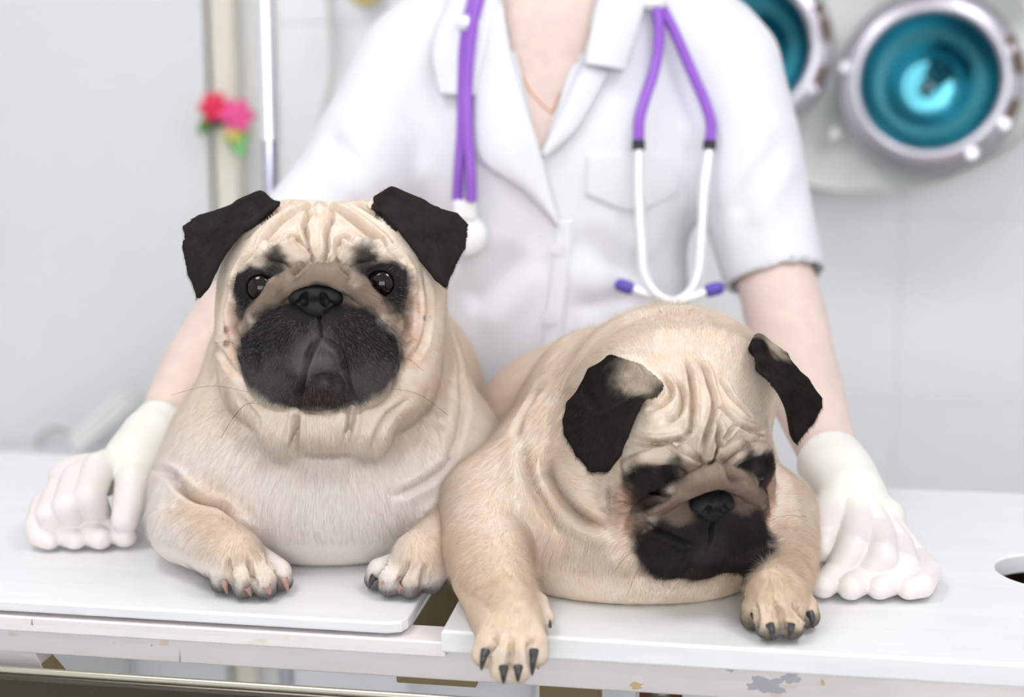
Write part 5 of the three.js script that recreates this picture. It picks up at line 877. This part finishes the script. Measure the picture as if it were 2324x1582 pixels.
{ const g = new THREE.BufferGeometry(), pts = [[0.0046, 1.2972, -1.4394], [0.015, 1.2768, -1.4256], [0.0284, 1.2612, -1.4178], [0.0405, 1.2514, -1.411], [0.048, 1.2701, -1.4244]].map((p) => [p[0] - vetBase[0], p[1] - vetBase[1], p[2] - vetBase[2]]);
  const skinSDF = makeSDF([{ k: 0.02, prims: torso(-0.01) }, { k: 0.03, prims: [C([[0.0419, 1.3272, -1.5056, 0.062], [0.0397, 1.3685, -1.5027, 0.051]], 0.03)] }]);
  for (const p of pts) { let z = -1.2; for (let i = 0; i < 200; i++) { const d = skinSDF(p[0] + vetBase[0], p[1] + vetBase[1], z); if (d < 0.0008) break; z -= d * 0.7; } p[2] = z - vetBase[2]; }
  part('necklace', tube(pts, 0.0012, 40, 6), std(0xd9a58c, 0.35, { metalness: 0.6 }), vet, 'thin gold necklace'); }
// gloves: latex over the hands, rolled cuffs at the wrists
for (const [hand, palm, cuff, lo, hi] of [[handR, palmR, [[0.2664, 0.9627, -1.1062, 0.0285], [0.2677, 0.9567, -1.0767, 0.0300], [0.2689, 0.9492, -1.0449, 0.0285]], [0.19, 0.89, -1.16], [0.37, 1.06, -0.92]], [handL, palmL, [[-0.3019, 0.9802, -1.1601, 0.0285], [-0.308, 0.9717, -1.1403, 0.0300], [-0.3163, 0.9601, -1.1159, 0.0285]], [-0.44, 0.89, -1.2], [-0.26, 1.06, -1.02]]]) {
  const d0 = dirOf(cuff[0], cuff[1]);
  const f0 = makeSDF([{ k: 0.012, prims: [...grow(palm, 0.0008), C([[cuff[1][0], cuff[1][1], cuff[1][2], 0.026], [cuff[2][0], cuff[2][1], cuff[2][2], 0.025]], 0.01)] }, { k: 0.0014, prims: grow(hand, 0.0006) }]);
  const cuffD = makeSDF([{ k: 0.004, prims: [C(cuff, 0.004)] }]), hole = makeSDF([{ k: 0.004, prims: [C([[...cuff[0].slice(0, 3).map((v, i) => v - d0[i] * 0.04), 0.027], [...cuff[0].slice(0, 3), 0.0265], [...cuff[0].slice(0, 3).map((v, i) => v + d0[i] * 0.01), 0.0235]], 0.004)] }]);
  const f = (x, y, z) => { const t = (x - cuff[0][0]) * d0[0] + (y - cuff[0][1]) * d0[1] + (z - cuff[0][2]) * d0[2]; let d = smin(f0(x, y, z), Math.max(cuffD(x, y, z) - 0.0012 * (fbm(t * 90, x * 40, y * 40) - 0.5), -t), 0.003); d = Math.max(d, -hole(x, y, z)); return -smin(-d, y - 0.9004, 0.004); };
  const m = meshSDF(f, lo, hi, 0.0017), g = geo(m.P, m.idx), col = new Float32Array(m.P.length), cream = lin(0xeae8e0), pinkish = lin(0xe9e0dd);
  const cd = makeSDF([{ k: 0.004, prims: [C(cuff, 0.004)] }]);
  for (let i = 0; i < col.length; i += 3) { const c = mix3(cream, pinkish, sstep(0.002, 0.02, cd(m.P[i], m.P[i + 1], m.P[i + 2]))); col.set(c, i); }
  g.setAttribute('color', new THREE.BufferAttribute(col, 3));
  part('glove', local(g, vetBase), M.latex, vet, 'white latex glove with a loose cuff');
}

// ---------------------------------------------------------------- stethoscope round the vet's neck
{
  const base = [0.0434, 1.2305, -1.387], t = thing('stethoscope', 'purple stethoscope hanging round the neck of the person', 'stethoscope', base);
  const purple = phys(0x9257c8, 0.4, { clearcoat: 0.1 }), whitePl = phys(0xf4f4f6, 0.3, { clearcoat: 0.4 }), tip = phys(0x5c4fb0, 0.5), black = std(0x26262a, 0.5), steel = std(0xf4f5f7, 0.3, { metalness: 0.25 });
  const L = (p, off) => [p[0] - base[0], p[1] - base[1], (off === undefined ? p[2] : surfZ(p[0], p[1]) + off) - base[2]];
  const on = (list, off) => list.map((p) => L(p, off)), free = (list) => list.map((p) => L(p));
  const r = 0.0055;
  // tubes on the left hang to the chest piece; they run behind the neck to the right
  part('tube', tube([...on([[-0.0547, 1.1631, -1.3903], [-0.0529, 1.1949, -1.3959], [-0.0502, 1.2302, -1.4022], [-0.0495, 1.2744, -1.415], [-0.048, 1.3192, -1.4331], [-0.0429, 1.3511, -1.4489], [-0.0333, 1.3844, -1.4751]], 0.014), ...free([[-0.015, 1.4278, -1.503], [0.0089, 1.4459, -1.5773], [0.0487, 1.4478, -1.5929], [0.0876, 1.4459, -1.5773], [0.1125, 1.429, -1.5134]]), ...on([[0.1333, 1.389, -1.4759], [0.1433, 1.3646, -1.4513]], 0.014)], r, 160, 12), purple, t);
  part('tube', tube([...on([[-0.0403, 1.1631, -1.3903], [-0.0412, 1.1949, -1.3959], [-0.0439, 1.2302, -1.4022], [-0.045, 1.2744, -1.415], [-0.0417, 1.3192, -1.4331], [-0.0365, 1.3511, -1.4489], [-0.0259, 1.3844, -1.4751]], 0.02), ...free([[-0.0093, 1.4312, -1.4935], [0.0137, 1.4495, -1.5678], [0.0485, 1.4545, -1.589], [0.0821, 1.4495, -1.5678], [0.107, 1.4325, -1.5038]]), ...on([[0.1388, 1.389, -1.4759], [0.1506, 1.3646, -1.4513]], 0.016)], r, 160, 12), purple, t);
  part('tube', tube(on([[0.1464, 1.3562, -1.4447], [0.1495, 1.3326, -1.4355], [0.1448, 1.2966, -1.419], [0.1336, 1.2655, -1.4084], [0.1268, 1.2435, -1.3994], [0.1255, 1.2206, -1.3954]], 0.016), r, 60, 12), purple, t);
  part('tube', tube(on([[0.151, 1.3597, -1.4453], [0.1667, 1.3281, -1.4347], [0.1821, 1.2924, -1.4284], [0.1948, 1.2612, -1.4229], [0.2007, 1.2389, -1.4189], [0.1994, 1.2202, -1.4156]], 0.016), r, 60, 12), purple, t);
  // metal clips
  for (const [p, rr] of [[[-0.0437, 1.3383, -1.4415], 0.0115], [[0.1442, 1.361, -1.4506], 0.0125]]) { const c = L(p, 0.016), b = part('clip', new THREE.SphereGeometry(rr, 24, 16), steel, t); b.scale.set(1.2, 0.75, 0.8); b.position.set(...c); }
  // black ferrules and the metal ear tubes, crossing below
  const earTube = (a, pts) => {
    const q = on([a[0], a[1]], 0.016); part('ferrule', tube(q, 0.0064, 8, 14), black, t);
    part('ear_tube', tube([q[1], ...pts], 0.0046, 90, 12), steel, t);
  };
  const z = 1.345;
  earTube([[0.1255, 1.2224, -1.3957], [0.1255, 1.2136, -1.3942]], free([[0.1256, 1.1748, -1.3589], [0.1283, 1.1192, -1.345], [0.1306, 1.0937, -1.3375], [0.1396, 1.0764, -1.3294], [0.1565, 1.0681, -1.3198], [0.1735, 1.0718, -1.3184], [0.192, 1.0786, -1.3196]]));
  earTube([[0.1994, 1.2219, -1.4159], [0.1989, 1.213, -1.4144]], free([[0.1913, 1.1745, -1.3629], [0.187, 1.119, -1.347], [0.183, 1.0893, -1.3377], [0.1734, 1.073, -1.3349], [0.1568, 1.0653, -1.3335], [0.1342, 1.073, -1.3349], [0.1167, 1.079, -1.3359]]));
  const tipAt = (a, b) => { const g = new THREE.CapsuleGeometry(0.0066, 0.008, 8, 20), o = part('ear_tip', g, tip, t), A = V(L(a)), B = V(L(b)); o.position.copy(A.clone().add(B).multiplyScalar(0.5)); o.quaternion.setFromUnitVectors(new THREE.Vector3(0, 1, 0), B.clone().sub(A).normalize()); };
  tipAt([0.192, 1.0786, -1.3196], [0.2023, 1.0811, -1.32]); tipAt([0.1167, 1.079, -1.3359], [0.1063, 1.0825, -1.3365]);
  // chest piece
  const c = L([-0.0466, 1.1278, -1.3841], 0.016), s1 = L([-0.0475, 1.1534, -1.3886], 0.017);
  const bell = part('chest_piece', new THREE.LatheGeometry([[0, 0.008], [0.014, 0.008], [0.019, 0.005], [0.0215, 0.001], [0.0215, -0.004], [0.017, -0.008], [0, -0.008]].map(([x, y]) => new THREE.Vector2(x, y)), 48).rotateX(Math.PI / 2), whitePl, t); bell.position.set(...c);
  const stem = part('stem', new RoundedBoxGeometry(0.024, 0.022, 0.013, 4, 0.005), whitePl, t); stem.position.set(...s1);
}

renderer.render(scene, camera);
